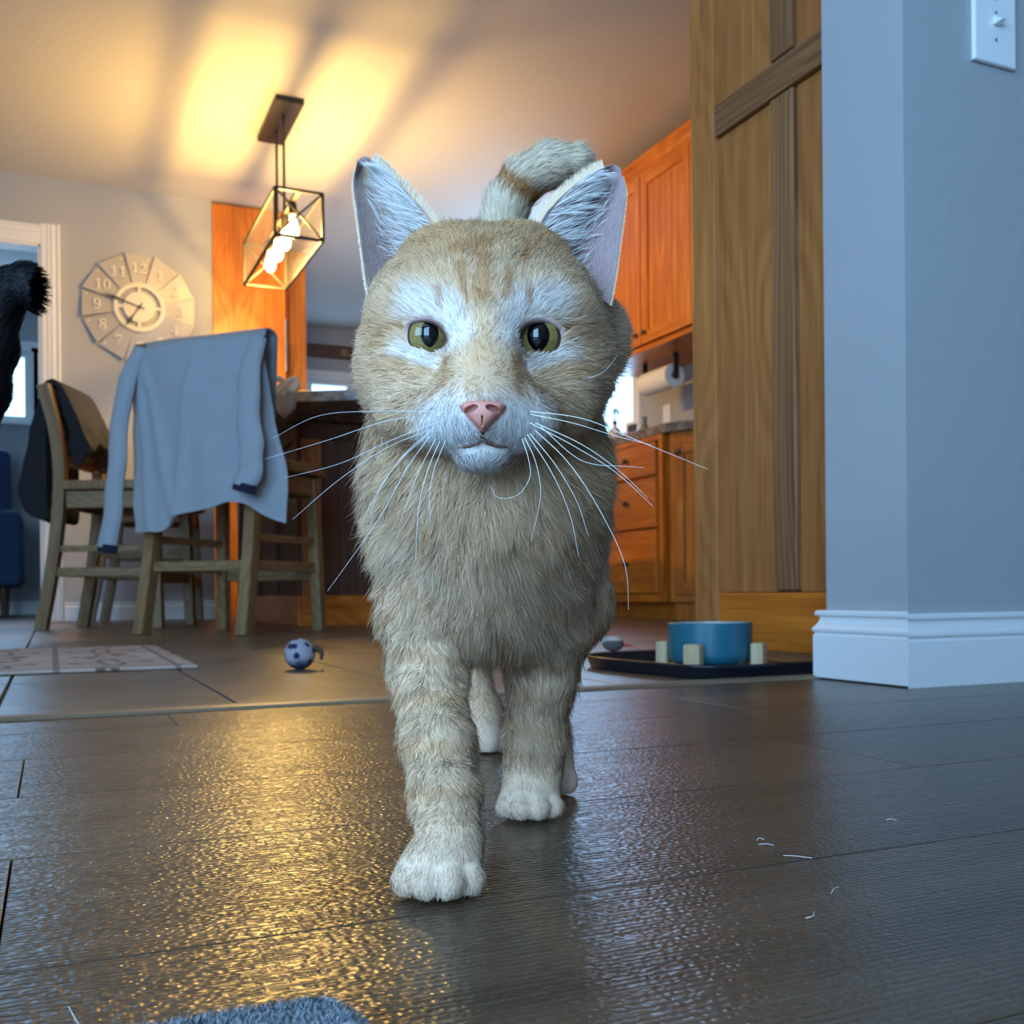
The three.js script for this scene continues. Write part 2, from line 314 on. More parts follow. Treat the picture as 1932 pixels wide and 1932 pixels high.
// run of skirting from (x0,z0) to (x1,z1), the room on the left of the way; m0, m1: mitred outer corners
function skirting(name, x0, z0, x1, z1, m0 = 0, m1 = 0, lift = 0) {
  const L = Math.hypot(x1 - x0, z1 - z0), g = plain(extr(skirt, L)), p = g.attributes.position;
  for (let i = 0; i < p.count; i++) p.setZ(i, p.getZ(i) > L / 2 ? L + m1 * p.getX(i) : -m0 * p.getX(i));
  g.rotateY(Math.atan2(x1 - x0, z1 - z0)).translate(x0, lift, z0);
  return struct(name, g, M.trim);
}
skirting('baseboard_partition_end', 1.075, -1.077, 1.075, -1.24, 1, 1, 0.003);
skirting('baseboard_partition_front', XR, -1.077, 1.075, -1.077, 0, 1);
skirting('baseboard_partition_back', 1.075, -1.24, 1.245, -1.24, 1, 0, 0.003);
skirting('baseboard_clock', 0.87, -6.22, 0.062, -6.22);
skirting('baseboard_clock_left', -0.962, -6.22, XL, -6.22);
skirting('baseboard_far', XR, ZF, 0.87, ZF);
skirting('baseboard_far_left', 0.75, ZF, XL, ZF);
skirting('baseboard_right', XR, ZB, XR, -1.077);
skirting('baseboard_back', -0.7, ZB, XR, ZB);
skirting('baseboard_left', XL, ZF, XL, ZB);

// ================================================================ kitchen joinery
const knobGeo = lathe([[0.0001, 0.026], [0.008, 0.0255], [0.0135, 0.022], [0.0145, 0.017], [0.012, 0.0125], [0.006, 0.009], [0.0055, 0.003], [0.009, 0], [0.0001, 0]], 20);
const knobOnX = knobGeo.clone().rotateZ(Math.PI / 2);                     // sticks out towards -x
// a framed door or panel in the plane x = const (facing -x): stiles, rails and vertical boards, each a piece
function framedDoorX(parent, name, X, z0, z1, y0, y1, mat, boards, th = 0.02, st = 0.06) {
  const d = new THREE.Group(); d.name = name; parent.add(d);
  part('stile', bx(X - th, y0, z0, X, y1, z0 + st, 'y', 0.002), mat, d);
  part('stile', bx(X - th, y0, z1 - st, X, y1, z1, 'y', 0.002), mat, d);
  part('rail', bx(X - th, y1 - st, z0 + st, X, y1, z1 - st, 'z', 0.002), mat, d);
  part('rail', bx(X - th, y0, z0 + st, X, y0 + st, z1 - st, 'z', 0.002), mat, d);
  const w = (z1 - z0 - 2 * st) / boards;
  for (let i = 0; i < boards; i++) part('board', bx(X - th * 0.55, y0 + st, z0 + st + w * i + 0.001, X - 0.002, y1 - st, z0 + st + w * (i + 1) - 0.001, 'y', 0.002), mat, d);
  return d;
}
{ // upper cabinets on the right wall, x = 2.83 front
  const X = 2.83, zs = [-4.05, -4.145, -4.605, -5.06, -5.2];
  const c = thing('upper_cabinet', 'orange cherry upper cabinet with two plank-panel doors above granite counter', 'cabinet', [0, 0, 0]);
  part('body', bx(X, 1.38, -5.2, XR - 0.003, 2.33, -3.5, 'y'), M.cherry, c);
  part('frame_rail', bx(X - 0.018, 1.38, -5.2, X, 1.405, -3.5, 'z'), M.cherry, c);
  part('frame_rail', bx(X - 0.018, 2.285, -5.2, X, 2.309, -3.5, 'z'), M.cherry, c);
  part('crown', extr([[0, 0], [-0.02, 0], [-0.028, 0.02], [-0.05, 0.045], [-0.052, 0.06], [0, 0.06]], 1.7).translate(X, 2.31, -5.2), M.cherry, c);
  for (const [a, b, k] of [[-4.6, -4.15, -4.565], [-5.06, -4.61, -4.645], [-4.145, -3.7, -3.735]]) {
    const d = framedDoorX(c, 'door', X - 0.018, a, b, 1.41, 2.28, M.cherry, 6);
    part('knob', knobOnX, M.bronze, d, [X - 0.038, 1.465, k]);
  }
}
{ // drawer base, x = 2.61
  const X = 2.63;
  const c = thing('drawer_cabinet', 'orange cherry base cabinet with three drawers under granite counter', 'cabinet');
  part('body', bx(X, 0.085, -4.76, XR - 0.003, 0.872, -4.135, 'y'), M.cherry, c);
  part('toe_kick', bx(X + 0.07, 0, -4.76, X + 0.085, 0.085, -4.135), M.cherry, c);
  part('face_frame', [bx(X - 0.02, 0.085, -4.155, X, 0.872, -4.125, 'y'), bx(X - 0.02, 0.085, -4.76, X, 0.12, -4.155, 'z'), bx(X - 0.02, 0.85, -4.76, X, 0.872, -4.155, 'z'), bx(X - 0.02, 0.12, -4.76, X, 0.85, -4.735, 'y')], M.cherry, c);
  for (const [y0, y1, k] of [[0.125, 0.428, 1065], [0.44, 0.676, 952], [0.688, 0.845, 872]]) {
    const d = part('drawer', bx(X - 0.024, y0, -4.72, X - 0.002, y1, -4.185, 'z', 0.004), M.cherry, c), q = onX(1178, k, X - 0.024);
    part('knob', knobOnX, M.bronze, d, [X - 0.024, q.y, -4.44]);
  }
  const c2 = thing('base_cabinet', 'cherry sink base cabinet beyond the drawer stack', 'cabinet');
  part('body', bx(X, 0.085, -6.7, XR - 0.003, 0.872, -4.765, 'y'), M.cherry, c2);
  part('toe_kick', bx(X + 0.07, 0, -6.7, X + 0.085, 0.085, -4.765), M.cherry, c2);
  for (const [a, b] of [[-5.25, -4.79], [-5.73, -5.27], [-6.2, -5.75], [-6.68, -6.22]]) framedDoorX(c2, 'door', X, a, b, 0.12, 0.85, M.cherry, 5);
  // the diagonal corner cabinet between the drawers and the pantry
  const d = thing('corner_cabinet', 'cherry diagonal corner cabinet with a plank door beside the drawers', 'cabinet', [2.617, 0, -4.118], 0);
  // local frame: +x points away from the kitchen (into the corner), the face is x = 0, length along +z
  d.rotation.y = Math.atan2(0.34, 0.52);
  part('body', extr([[0, 0.03], [0.28, 0.03 + 0.18], [0.28, 0.6], [0, 0.6]], 0.787).rotateX(Math.PI / 2).translate(0, 0.872, 0), M.cherry, d);
  part('toe_kick', bx(0.05, 0, 0.03, 0.065, 0.085, 0.6), M.cherry, d);
  const dd = framedDoorX(d, 'door', -0.001, 0.05, 0.46, 0.12, 0.83, M.cherry, 4, 0.02, 0.055);
  part('knob', knobOnX, M.bronze, dd, [-0.021, 0.775, 0.085]);
}
{ // granite counter on that side, with a diagonal corner
  const pts = [[2.605, 6.7], [XR - 0.002, 6.7], [XR - 0.002, 3.45], [3.0, 3.45], [2.612, 4.092]];
  const g = extr(pts.map(([x, z]) => [x, z]), 0.038, 0.003).rotateX(-Math.PI / 2).translate(0, 0.877, 0);
  obj('countertop', uvm(plain(g), 'z'), M.granite, 'speckled brown granite counter over the cherry drawers', 'counter');
}
{ // pantry: panelled end towards the camera
  const X = 1.25, Z0 = -1.835, Z1 = -1.262;
  const c = thing('pantry_cabinet', 'tall brown wood pantry cabinet with panelled side behind grey wall end', 'cabinet');
  part('body', bx(X + 0.012, 0.0, Z0 + 0.01, 2.4, 2.36, Z1, 'y'), M.pantry, c);
  part('corner_post', bx(X - 0.004, 0, Z0 - 0.012, X + 0.03, 2.36, Z0 + 0.012, 'y', 0.004), M.pantry, c);
  part('stile', bx(X - 0.008, 0.0, Z0 + 0.0135, X + 0.014, 2.36, -1.757, 'y', 0.002), M.pantry, c);
  part('stile', bx(X - 0.008, 0.0, -1.33, X + 0.014, 2.36, Z1, 'y', 0.002), M.pantry, c);
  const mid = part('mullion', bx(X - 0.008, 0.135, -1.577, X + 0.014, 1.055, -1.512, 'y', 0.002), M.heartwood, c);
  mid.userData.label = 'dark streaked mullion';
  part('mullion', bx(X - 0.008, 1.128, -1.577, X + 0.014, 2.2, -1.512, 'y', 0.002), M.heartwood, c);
  part('rail', bx(X - 0.008, 0.0, -1.756, X + 0.014, 0.13, -1.331, 'z', 0.002), M.cherry, c);
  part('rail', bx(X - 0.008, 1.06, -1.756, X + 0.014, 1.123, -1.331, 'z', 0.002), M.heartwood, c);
  part('rail', bx(X - 0.008, 2.2, -1.756, X + 0.014, 2.36, -1.331, 'z', 0.002), M.pantry, c);
  for (const [a, b] of [[-1.757, -1.577], [-1.512, -1.33]]) for (const [y0, y1] of [[0.132, 1.058], [1.125, 2.198]]) part('panel', bx(X + 0.004, y0, a, X + 0.016, y1, b, 'y'), M.pantry, c);
}
{ // cabinets beside the clock wall
  const c = thing('end_cabinet', 'tall orange upper cabinet end at the edge of clock wall', 'cabinet');
  part('body', bx(0.872, 1.385, -6.85, 1.285, 2.42, -6.225, 'y'), M.cherry, c);
  part('end_panel', bx(0.872, 1.375, -6.224, 1.292, 2.425, -6.212, 'y', 0.002), M.cherry, c);
  part('light_rail', bx(1.1, 1.355, -6.224, 1.292, 1.3745, -6.21, 'x', 0.002), M.cherry, c);
  const t = thing('fridge_cabinet', 'tall brown cabinet panel behind the orange end cabinet', 'cabinet');
  part('body', bx(0.872, 0.0, -7.7, 1.565, 2.425, -6.9, 'y'), M.cherry, t);
  part('front_stile', bx(1.465, 0, -6.899, 1.572, 2.425, -6.886, 'y', 0.002), M.cherry, t);
  const n = thing('hanging_board', 'narrow white board hanging beside orange cabinet end', 'board', [1.3245, 1.49, -6.3]);
  part('face', bx(-0.014, 0, -0.1, 0.010, 0.32, 0.0, 'y', 0.003), M.plate, n);
  part('shadow_strip', bx(0.0102, 0.005, -0.1, 0.024, 0.315, -0.004, 'y'), M.black, n);  // black strip modelled for the shadow along the right of the board
  n.position.x = 1.306;
}
// ================================================================ island
{
  const c = thing('kitchen_island', 'dark wood panelled island base under granite breakfast bar', 'island');
  part('body', bx(0.98, 0.09, -5.95, 1.9, 0.872, -4.4, 'y'), M.darkwood, c);
  part('plinth', bx(0.985, 0.0, -5.94, 1.89, 0.0895, -4.41, 'x'), M.cherry, c);
  // framed near face (towards +z)
  const face = (x0, x1, y0, y1, m, grain, name) => part(name, bx(x0, y0, -4.3995, x1, y1, -4.378, grain, 0.002), m, c);
  face(0.975, 1.905, 0.0, 0.13, M.cherry, 'x', 'bottom_rail');
  face(0.975, 1.905, 0.80, 0.872, M.darkwood, 'x', 'top_rail');
  for (const x of [0.975, 1.37, 1.82]) face(x, x + 0.085, 0.1305, 0.7995, M.pantry, 'y', 'stile');
  for (const x of [1.062, 1.457]) for (let i = 0; i < 4; i++) part('board', bx(x + i * 0.0755 + 0.001, 0.1305, -4.3995, x + (i + 1) * 0.0755 - 0.001, 0.7995, -4.390, 'y', 0.002), M.darkwood, c);
  // framed left face (towards -x)
  const fl = (z0, z1, y0, y1, m, grain, name) => part(name, bx(0.958, y0, z0, 0.9795, y1, z1, grain, 0.002), m, c);
  fl(-5.95, -4.4, 0, 0.13, M.cherry, 'z', 'bottom_rail'); fl(-5.95, -4.4, 0.8, 0.872, M.darkwood, 'z', 'top_rail');
  for (let i = 0; i < 4; i++) fl(-5.95 + i * 0.49, -5.87 + i * 0.49, 0.1305, 0.7995, M.darkwood, 'y', 'stile');
  const pts = [[0.56, 4.06], [0.86, 3.965], [1.1, 3.83], [1.95, 3.83], [1.95, 6.0], [0.56, 6.0]].reverse();
  const g = extr(pts, 0.036, 0.003).rotateX(-Math.PI / 2).translate(0, 0.878, 0);
  obj('island_countertop', uvm(plain(g), 'z'), M.granite, 'grey granite breakfast bar top beneath the pendant', 'counter');
}
// ================================================================ things on the right counter
const CT = 0.9215;
{
  const q = onX(1215, 800, 2.98);
  const v = thing('vase', 'bulbous brown glass vase with narrow neck on counter', 'vase', [2.98, CT, q.z]);
  part('body', lathe([[0.001, 0.003], [0.035, 0.003], [0.055, 0.03], [0.06, 0.055], [0.05, 0.085], [0.025, 0.112], [0.016, 0.135], [0.015, 0.16], [0.02, 0.172], [0.017, 0.172], [0.012, 0.158], [0.013, 0.135], [0.02, 0.113], [0.045, 0.083], [0.054, 0.055], [0.05, 0.03], [0.03, 0.01], [0.001, 0.008]], 32), std({ color: lin(0.22, 0.17, 0.10), roughness: 0.18 }), v);
  const r = onX(1243, 797, 2.95);
  for (const [k, l] of [[0, 'small clear glass jar beside the brown vase'], [1, 'small clear glass jar next to the white card']]) {
    const j = thing('glass_jar', l, 'jar', [2.95, CT, r.z + 0.05 - k * 0.1]);
    part('body', lathe([[0.001, 0.002], [0.022, 0.002], [0.024, 0.03], [0.018, 0.04], [0.015, 0.04], [0.02, 0.029], [0.018, 0.006], [0.001, 0.005]], 24), std({ color: lin(0.55, 0.5, 0.44), roughness: 0.1 }), j);
    part('lid', new THREE.CylinderGeometry(0.018, 0.018, 0.008, 20).translate(0, 0.044, 0), M.bronze, j);
  }
  const o = onX(1258, 783, XR - 0.004);
  const pl = thing('outlet_plate', 'white outlet plate on wall above granite counter', 'outlet', [XR - 0.001, o.y, o.z], 0);
  part('plate', bx(-0.006, -0.058, -0.036, 0, 0.058, 0.036, 'y', 0.002), M.plate, pl);
  for (const y of [-0.022, 0.022]) part('socket', bx(-0.008, y - 0.015, -0.015, -0.0055, y + 0.015, 0.015, 'y', 0.004), M.trim, pl);
  const f = onX(1194, 790, 3.08);
  const pf = thing('picture_frame', 'white standing picture frame with a dark photo on counter', 'picture frame', [3.08, CT, f.z], 0);
  part('frame', [bx(-0.006, 0, -0.075, 0.012, 0.02, 0.075), bx(-0.006, 0.18, -0.075, 0.012, 0.2, 0.075), bx(-0.006, 0.02, -0.075, 0.012, 0.18, -0.055), bx(-0.006, 0.02, 0.055, 0.012, 0.18, 0.075)], M.plate, pf);
  part('photo', bx(0, 0.02, -0.055, 0.006, 0.18, 0.055), std({ color: lin(0.05, 0.04, 0.035), roughness: 0.4 }), pf);
  const s = onX(1160, 805, 2.86);
  const b = thing('soap_bottle', 'white soap bottle with dark pump by kitchen window', 'bottle', [2.86, CT, s.z]);
  part('body', lathe([[0.001, 0.002], [0.035, 0.002], [0.038, 0.01], [0.038, 0.09], [0.028, 0.115], [0.012, 0.128], [0.012, 0.14], [0.001, 0.14]], 28), std({ color: lin(0.62, 0.58, 0.5), roughness: 0.3 }), b);
  part('pump', [new THREE.CylinderGeometry(0.013, 0.013, 0.02, 16).translate(0, 0.15, 0), new THREE.CylinderGeometry(0.004, 0.004, 0.05, 10).translate(0, 0.18, 0), tube([[0, 0.2, 0], [-0.015, 0.215, 0.02], [-0.02, 0.208, 0.06], [-0.02, 0.185, 0.075]], 0.007, 14, 8)], std({ color: lin(0.01, 0.03, 0.03), roughness: 0.4 }), b);
}
{ // paper towel roll under the upper cabinet
  const t = thing('paper_towel_roll', 'white paper towel roll on black holder under the upper cabinet', 'paper towel', [2.98, 1.263, -4.72]);
  part('paper', lathe([[0.02, -0.14], [0.06, -0.14], [0.062, -0.135], [0.062, 0.135], [0.06, 0.14], [0.02, 0.14]], 40).rotateX(Math.PI / 2), std({ color: lin(0.8, 0.78, 0.74), roughness: 0.95 }), t);
  part('core', new THREE.CylinderGeometry(0.0195, 0.0195, 0.281, 20, 1, true).rotateX(Math.PI / 2), std({ color: lin(0.3, 0.2, 0.12), roughness: 0.9, side: THREE.DoubleSide }), t);
  part('holder', [new THREE.CylinderGeometry(0.007, 0.007, 0.32, 12).rotateX(Math.PI / 2), bx(-0.016, -0.02, 0.146, 0.016, 0.1165, 0.158, 'y', 0.004), bx(-0.016, -0.02, -0.158, 0.016, 0.1165, -0.146, 'y', 0.004)], M.black, t);
}
// ================================================================ switch plate on the partition
{
  const t = thing('dimmer_switch', 'white wall switch plate with slide dimmer on the blue-lit wall', 'switch', [1.2425, 0.947, -1.0765]);
  part('plate', extr([[-0.0385, -0.0575], [0.0385, -0.0575], [0.0385, 0.0575], [-0.0385, 0.0575]], 0.0025, 0.0028).translate(0, 0, 0.0028), M.plate, t);
  const slot = part('slider', bx(-0.0065, -0.006, 0.008, 0.0065, 0.006, 0.015, 'y', 0.002), M.trim, t);
  part('slider_grip', extr([[0, 0], [0.009, 0], [0.0015, 0.006]], 0.009).rotateY(-Math.PI / 2).translate(0.0045, -0.004, 0.0151), M.plate, slot);
  for (const y of [0.013, 0.033, -0.026]) part('screw', new THREE.CylinderGeometry(0.0024, 0.0024, 0.0012, 14).rotateX(Math.PI / 2).translate(0, y, 0.0086), std({ color: lin(0.25, 0.27, 0.3), roughness: 0.4 }), t);
}
// ================================================================ pendant
const pendant = thing('pendant_light', 'linear cage pendant with glowing bulbs hanging above the island', 'pendant light', [1.027, CEIL, -5.02]);
{
  const L = 0.405, W = 0.107, y0 = 1.735 - CEIL, y1 = 1.945 - CEIL, r = 0.013;
  part('canopy', bx(-0.065, -0.026, -0.24, 0.065, -0.001, 0.24, 'z', 0.003), M.iron, pendant);
  for (const z of [-0.085, 0.085]) part('rod', new THREE.CylinderGeometry(0.0065, 0.0065, -0.026 - y1, 12).translate(0, (y1 - 0.026) / 2, z), M.iron, pendant);
  const fr = (a, b, w = r) => part('frame_bar', bar(a, b, w, w), M.iron, pendant);
  for (const y of [y0, y1]) { for (const x of [-W, W]) fr([x, y, -L], [x, y, L]); for (const z of [-L, L]) fr([-W, y, z], [W, y, z]); }
  for (const x of [-W, W]) for (const z of [-L, L]) fr([x, y0, z], [x, y1, z]);
  part('spine', bar([0, y1, -L], [0, y1, L], 0.024, 0.016), M.iron, pendant);
  for (const z of [-L, L]) { fr([-W, y0, z], [W, y1, z], 0.009); fr([-W, y1, z], [W, y0, z], 0.009); }
  for (const x of [-W, W]) part('glass_panel', bx(x - 0.0012, y0 + 0.008, -L + 0.008, x + 0.0012, y1 - 0.008, L - 0.008), M.seeded, pendant);
  const bulbMat = std({ color: lin(0.9, 0.7, 0.4), emissive: lin(1, 0.70, 0.32), emissiveIntensity: 14, roughness: 0.3 });
  for (const z of [-0.27, -0.09, 0.09, 0.27]) {
    part('socket', lathe([[0.001, 0], [0.016, 0], [0.019, 0.01], [0.019, 0.05], [0.014, 0.058], [0.001, 0.058]], 20).translate(0, y1 - 0.066, z), M.iron, pendant);
    part('bulb', lathe([[0.001, -0.105], [0.014, -0.1], [0.025, -0.085], [0.029, -0.068], [0.026, -0.05], [0.018, -0.028], [0.0135, -0.01], [0.013, 0.002], [0.001, 0.002]], 24).translate(0, y1 - 0.068, z), bulbMat, pendant);
    const l = new THREE.PointLight(new THREE.Color().setRGB(1, 0.60, 0.15), 1.8);
    l.name = 'pendant_bulb_glow'; l.position.set(0, y1 - 0.132, z); l.castShadow = true; l.shadow.radius = 1.1; pendant.add(l);
  }
}
// ================================================================ clock
const font = await new FontLoader().loadAsync('fonts/droid/droid_serif_bold.typeface.json');
{
  const R = 0.322, t = thing('wall_clock', 'large round windmill-blade clock with cream numerals on beige wall', 'clock', [0.465, 1.765, -6.2185]);
  const steel = std({ color: lin(0.42, 0.39, 0.37), roughness: 0.45, metalness: 0.2 }), cream = std({ color: lin(0.72, 0.66, 0.52), roughness: 0.6 }), dark = std({ color: lin(0.03, 0.028, 0.025), roughness: 0.5 });
  const shape = extr([[-0.034, 0.13], [0.034, 0.13], [0.0765, 0.30], [-0.0765, 0.30]], 0.003, 0.0015);
  for (let h = 0; h < 12; h++) {
    const b = new THREE.Group(); b.name = 'blade'; b.rotation.z = -(h || 12) * Math.PI / 6; t.add(b);
    const pg = shape.clone().rotateY(0.13).translate(0, 0, 0.018);
    part('vane', pg, steel, b);
    const tg = new TextGeometry(String(h || 12), { font, size: 0.058, depth: 0.004, curveSegments: 4 }); tg.computeBoundingBox();
    const w = tg.boundingBox; tg.translate(-(w.min.x + w.max.x) / 2, -0.029, 0).rotateZ(h * Math.PI / 6 || 0).translate(0, 0.222, 0.029);
    part('numeral', tg, cream, b);
    part('rivet', new THREE.CylinderGeometry(0.006, 0.006, 0.004, 12).rotateX(Math.PI / 2).translate(0.052, 0.278, 0.018), cream, b);
  }
  part('ring', lathe([[0.113, 0], [0.113, 0.012], [0.116, 0.016], [0.136, 0.016], [0.14, 0.012], [0.14, 0]], 56).rotateX(Math.PI / 2).translate(0, 0, 0.022), cream, t);
  part('hub', lathe([[0.0005, 0.018], [0.082, 0.018], [0.088, 0.013], [0.088, 0.004], [0.0005, 0.004]], 48).rotateX(Math.PI / 2).translate(0, 0, 0.018), cream, t);
  for (let k = 0; k < 4; k++) part('spoke', bx(-0.009, 0.086, 0.022, 0.009, 0.118, 0.032, 'y', 0.002).rotateZ(k * Math.PI / 2), cream, t);
  part('back_plate', new THREE.CylinderGeometry(0.15, 0.15, 0.012, 40).rotateX(Math.PI / 2).translate(0, 0, 0.0075), steel, t);
  const hand = (len, a, wdt) => part(len > 0.15 ? 'minute_hand' : 'hour_hand', extr([[-0.003, -0.03], [0.003, -0.03], [0.0035, len * 0.45], [wdt, len * 0.7], [0.003, len * 0.92], [0, len], [-0.003, len * 0.92], [-wdt, len * 0.7], [-0.0035, len * 0.45]], 0.002).rotateZ(a).translate(0, 0, len > 0.15 ? 0.045 : 0.041), dark, t);
  hand(0.2, 1.27, 0.009); hand(0.135, 2.55, 0.011);
  part('hand_pin', new THREE.CylinderGeometry(0.009, 0.009, 0.012, 16).rotateX(Math.PI / 2).translate(0, 0, 0.043), dark, t);
}

// ================================================================ counter-height chairs
const toXZ = (u, d) => [u * cosY + d * sinY, u * sinY - d * cosY];
const turnTo = (fu, fd) => Math.atan2(fu * cosY + fd * sinY, fu * sinY - fd * cosY);     // local +z looks that way
function makeChair(label, [u, d], [fu, fd]) {
  const [x, z] = toXZ(u, d), t = thing('counter_chair', label, 'chair', [x, 0, z], turnTo(fu, fd), 'counter-height chairs around the island');
  const post = (s) => sweepPost([[s * 0.205, 0, -0.275], [s * 0.2, 0.28, -0.225], [s * 0.198, 0.6, -0.195], [s * 0.198, 0.8, -0.21], [s * 0.198, 1.0, -0.26]], 0.04, 0.046);
  for (const s of [-1, 1]) part('rear_post', post(s), M.chair, t);
  for (const s of [-1, 1]) part('front_leg', bar([s * 0.21, 0, 0.205], [s * 0.195, 0.565, 0.185], 0.042, 0.042), M.chair, t);
  part('seat', extr([[-0.215, 0.17], [0.215, 0.17], [0.235, -0.1], [0.225, -0.215], [0.17, -0.235], [-0.17, -0.235], [-0.225, -0.215], [-0.235, -0.1]], 0.026, 0.006).rotateX(-Math.PI / 2).translate(0, 0.576, 0), M.chair, t);
  for (const [n, a, b] of [['apron', [-0.175, 0.53, 0.188], [0.175, 0.53, 0.188]], ['apron', [-0.175, 0.53, -0.19], [0.175, 0.53, -0.19]]]) part(n, bar(a, b, 0.07, 0.022), M.chair, t);
  for (const s of [-1, 1]) part('apron', bar([s * 0.197, 0.53, -0.17], [s * 0.197, 0.53, 0.165], 0.022, 0.07), M.chair, t);
  for (const s of [-1, 1]) { part('stretcher', bar([s * 0.2, 0.235, -0.21], [s * 0.2, 0.235, 0.175], 0.022, 0.036), M.chair, t); part('stretcher', bar([s * 0.2, 0.33, -0.2], [s * 0.2, 0.33, 0.175], 0.02, 0.026), M.chair, t); }
  part('foot_rail', bar([-0.18, 0.21, 0.198], [0.18, 0.21, 0.198], 0.045, 0.026), M.chair, t);
  part('rear_stretcher', bar([-0.18, 0.235, -0.232], [0.18, 0.235, -0.232], 0.034, 0.022), M.chair, t);
  part('top_rail', bar([-0.177, 0.945, -0.245], [0.177, 0.945, -0.245], 0.095, 0.026), M.chair, t);
  part('lower_rail', bar([-0.177, 0.70, -0.2], [0.177, 0.70, -0.2], 0.045, 0.024), M.chair, t);
  part('cross_slat', bar([-0.165, 0.725, -0.198], [0.165, 0.9, -0.23], 0.034, 0.013), M.chair, t);
  part('cross_slat', bar([0.165, 0.725, -0.212], [-0.165, 0.9, -0.244], 0.034, 0.013), M.chair, t);
  return t;
}
const chairA = makeChair('wooden counter chair with grey sweater draped over its back', [-0.985, 3.73], [0.33, 0.944]);
const chairB = makeChair('wooden counter chair with black jacket over its back', [-1.645, 4.42], [1, 0]);
makeChair('wooden counter chair seen edge-on against the wall under the clock', [-1.83, 5.28], [0.97, 0.2]);

// a cloth shell with thickness: f(s, t) -> [x, y, z]
function shell(f, nu, nv, thick) {
  const P = [], N = [], e = 1e-3, V = (a) => new THREE.Vector3(...a);
  for (let j = 0; j <= nv; j++) for (let i = 0; i <= nu; i++) {
    const s = i / nu, t = j / nv, p = V(f(s, t)), du = V(f(Math.min(s + e, 1), t)).sub(V(f(Math.max(s - e, 0), t))), dv = V(f(s, Math.min(t + e, 1))).sub(V(f(s, Math.max(t - e, 0))));
    const n = du.cross(dv).normalize(); P.push(p); N.push(n);
  }
  const pos = [], uv = [], idx = [], C = P.length, w = nu + 1;
  for (const k of [0.5, -0.5]) P.forEach((p, i) => { const q = p.clone().addScaledVector(N[i], thick * k); pos.push(q.x, q.y, q.z); uv.push(p.x * 2, p.y * 2); });
  for (let j = 0; j < nv; j++) for (let i = 0; i < nu; i++) { const a = j * w + i, b = a + 1, c = a + w, d = c + 1; idx.push(a, b, d, a, d, c, C + a, C + d, C + b, C + a, C + c, C + d); }
  const edge = (a, b) => idx.push(a, C + a, b, b, C + a, C + b);
  for (let i = 0; i < nu; i++) { edge(i + 1, i); edge(nv * w + i, nv * w + i + 1); }
  for (let j = 0; j < nv; j++) { edge(j * w, (j + 1) * w); edge((j + 1) * w + nu, j * w + nu); }
  const g = new THREE.BufferGeometry(); g.setAttribute('position', new THREE.Float32BufferAttribute(pos, 3)); g.setAttribute('uv', new THREE.Float32BufferAttribute(uv, 2)); g.setIndex(idx); g.computeVertexNormals();
  return g;
}
const curve = (pts) => (t) => { const n = pts.length - 1, k = clamp(t, 0, 1) * n, i = Math.min(Math.floor(k), n - 1), f = k - i, p0 = pts[Math.max(i - 1, 0)], p1 = pts[i], p2 = pts[i + 1], p3 = pts[Math.min(i + 2, n)]; return 0.5 * (2 * p1 + (p2 - p0) * f + (2 * p0 - 5 * p1 + 4 * p2 - p3) * f * f + (3 * p1 - p0 - 3 * p2 + p3) * f * f * f); };
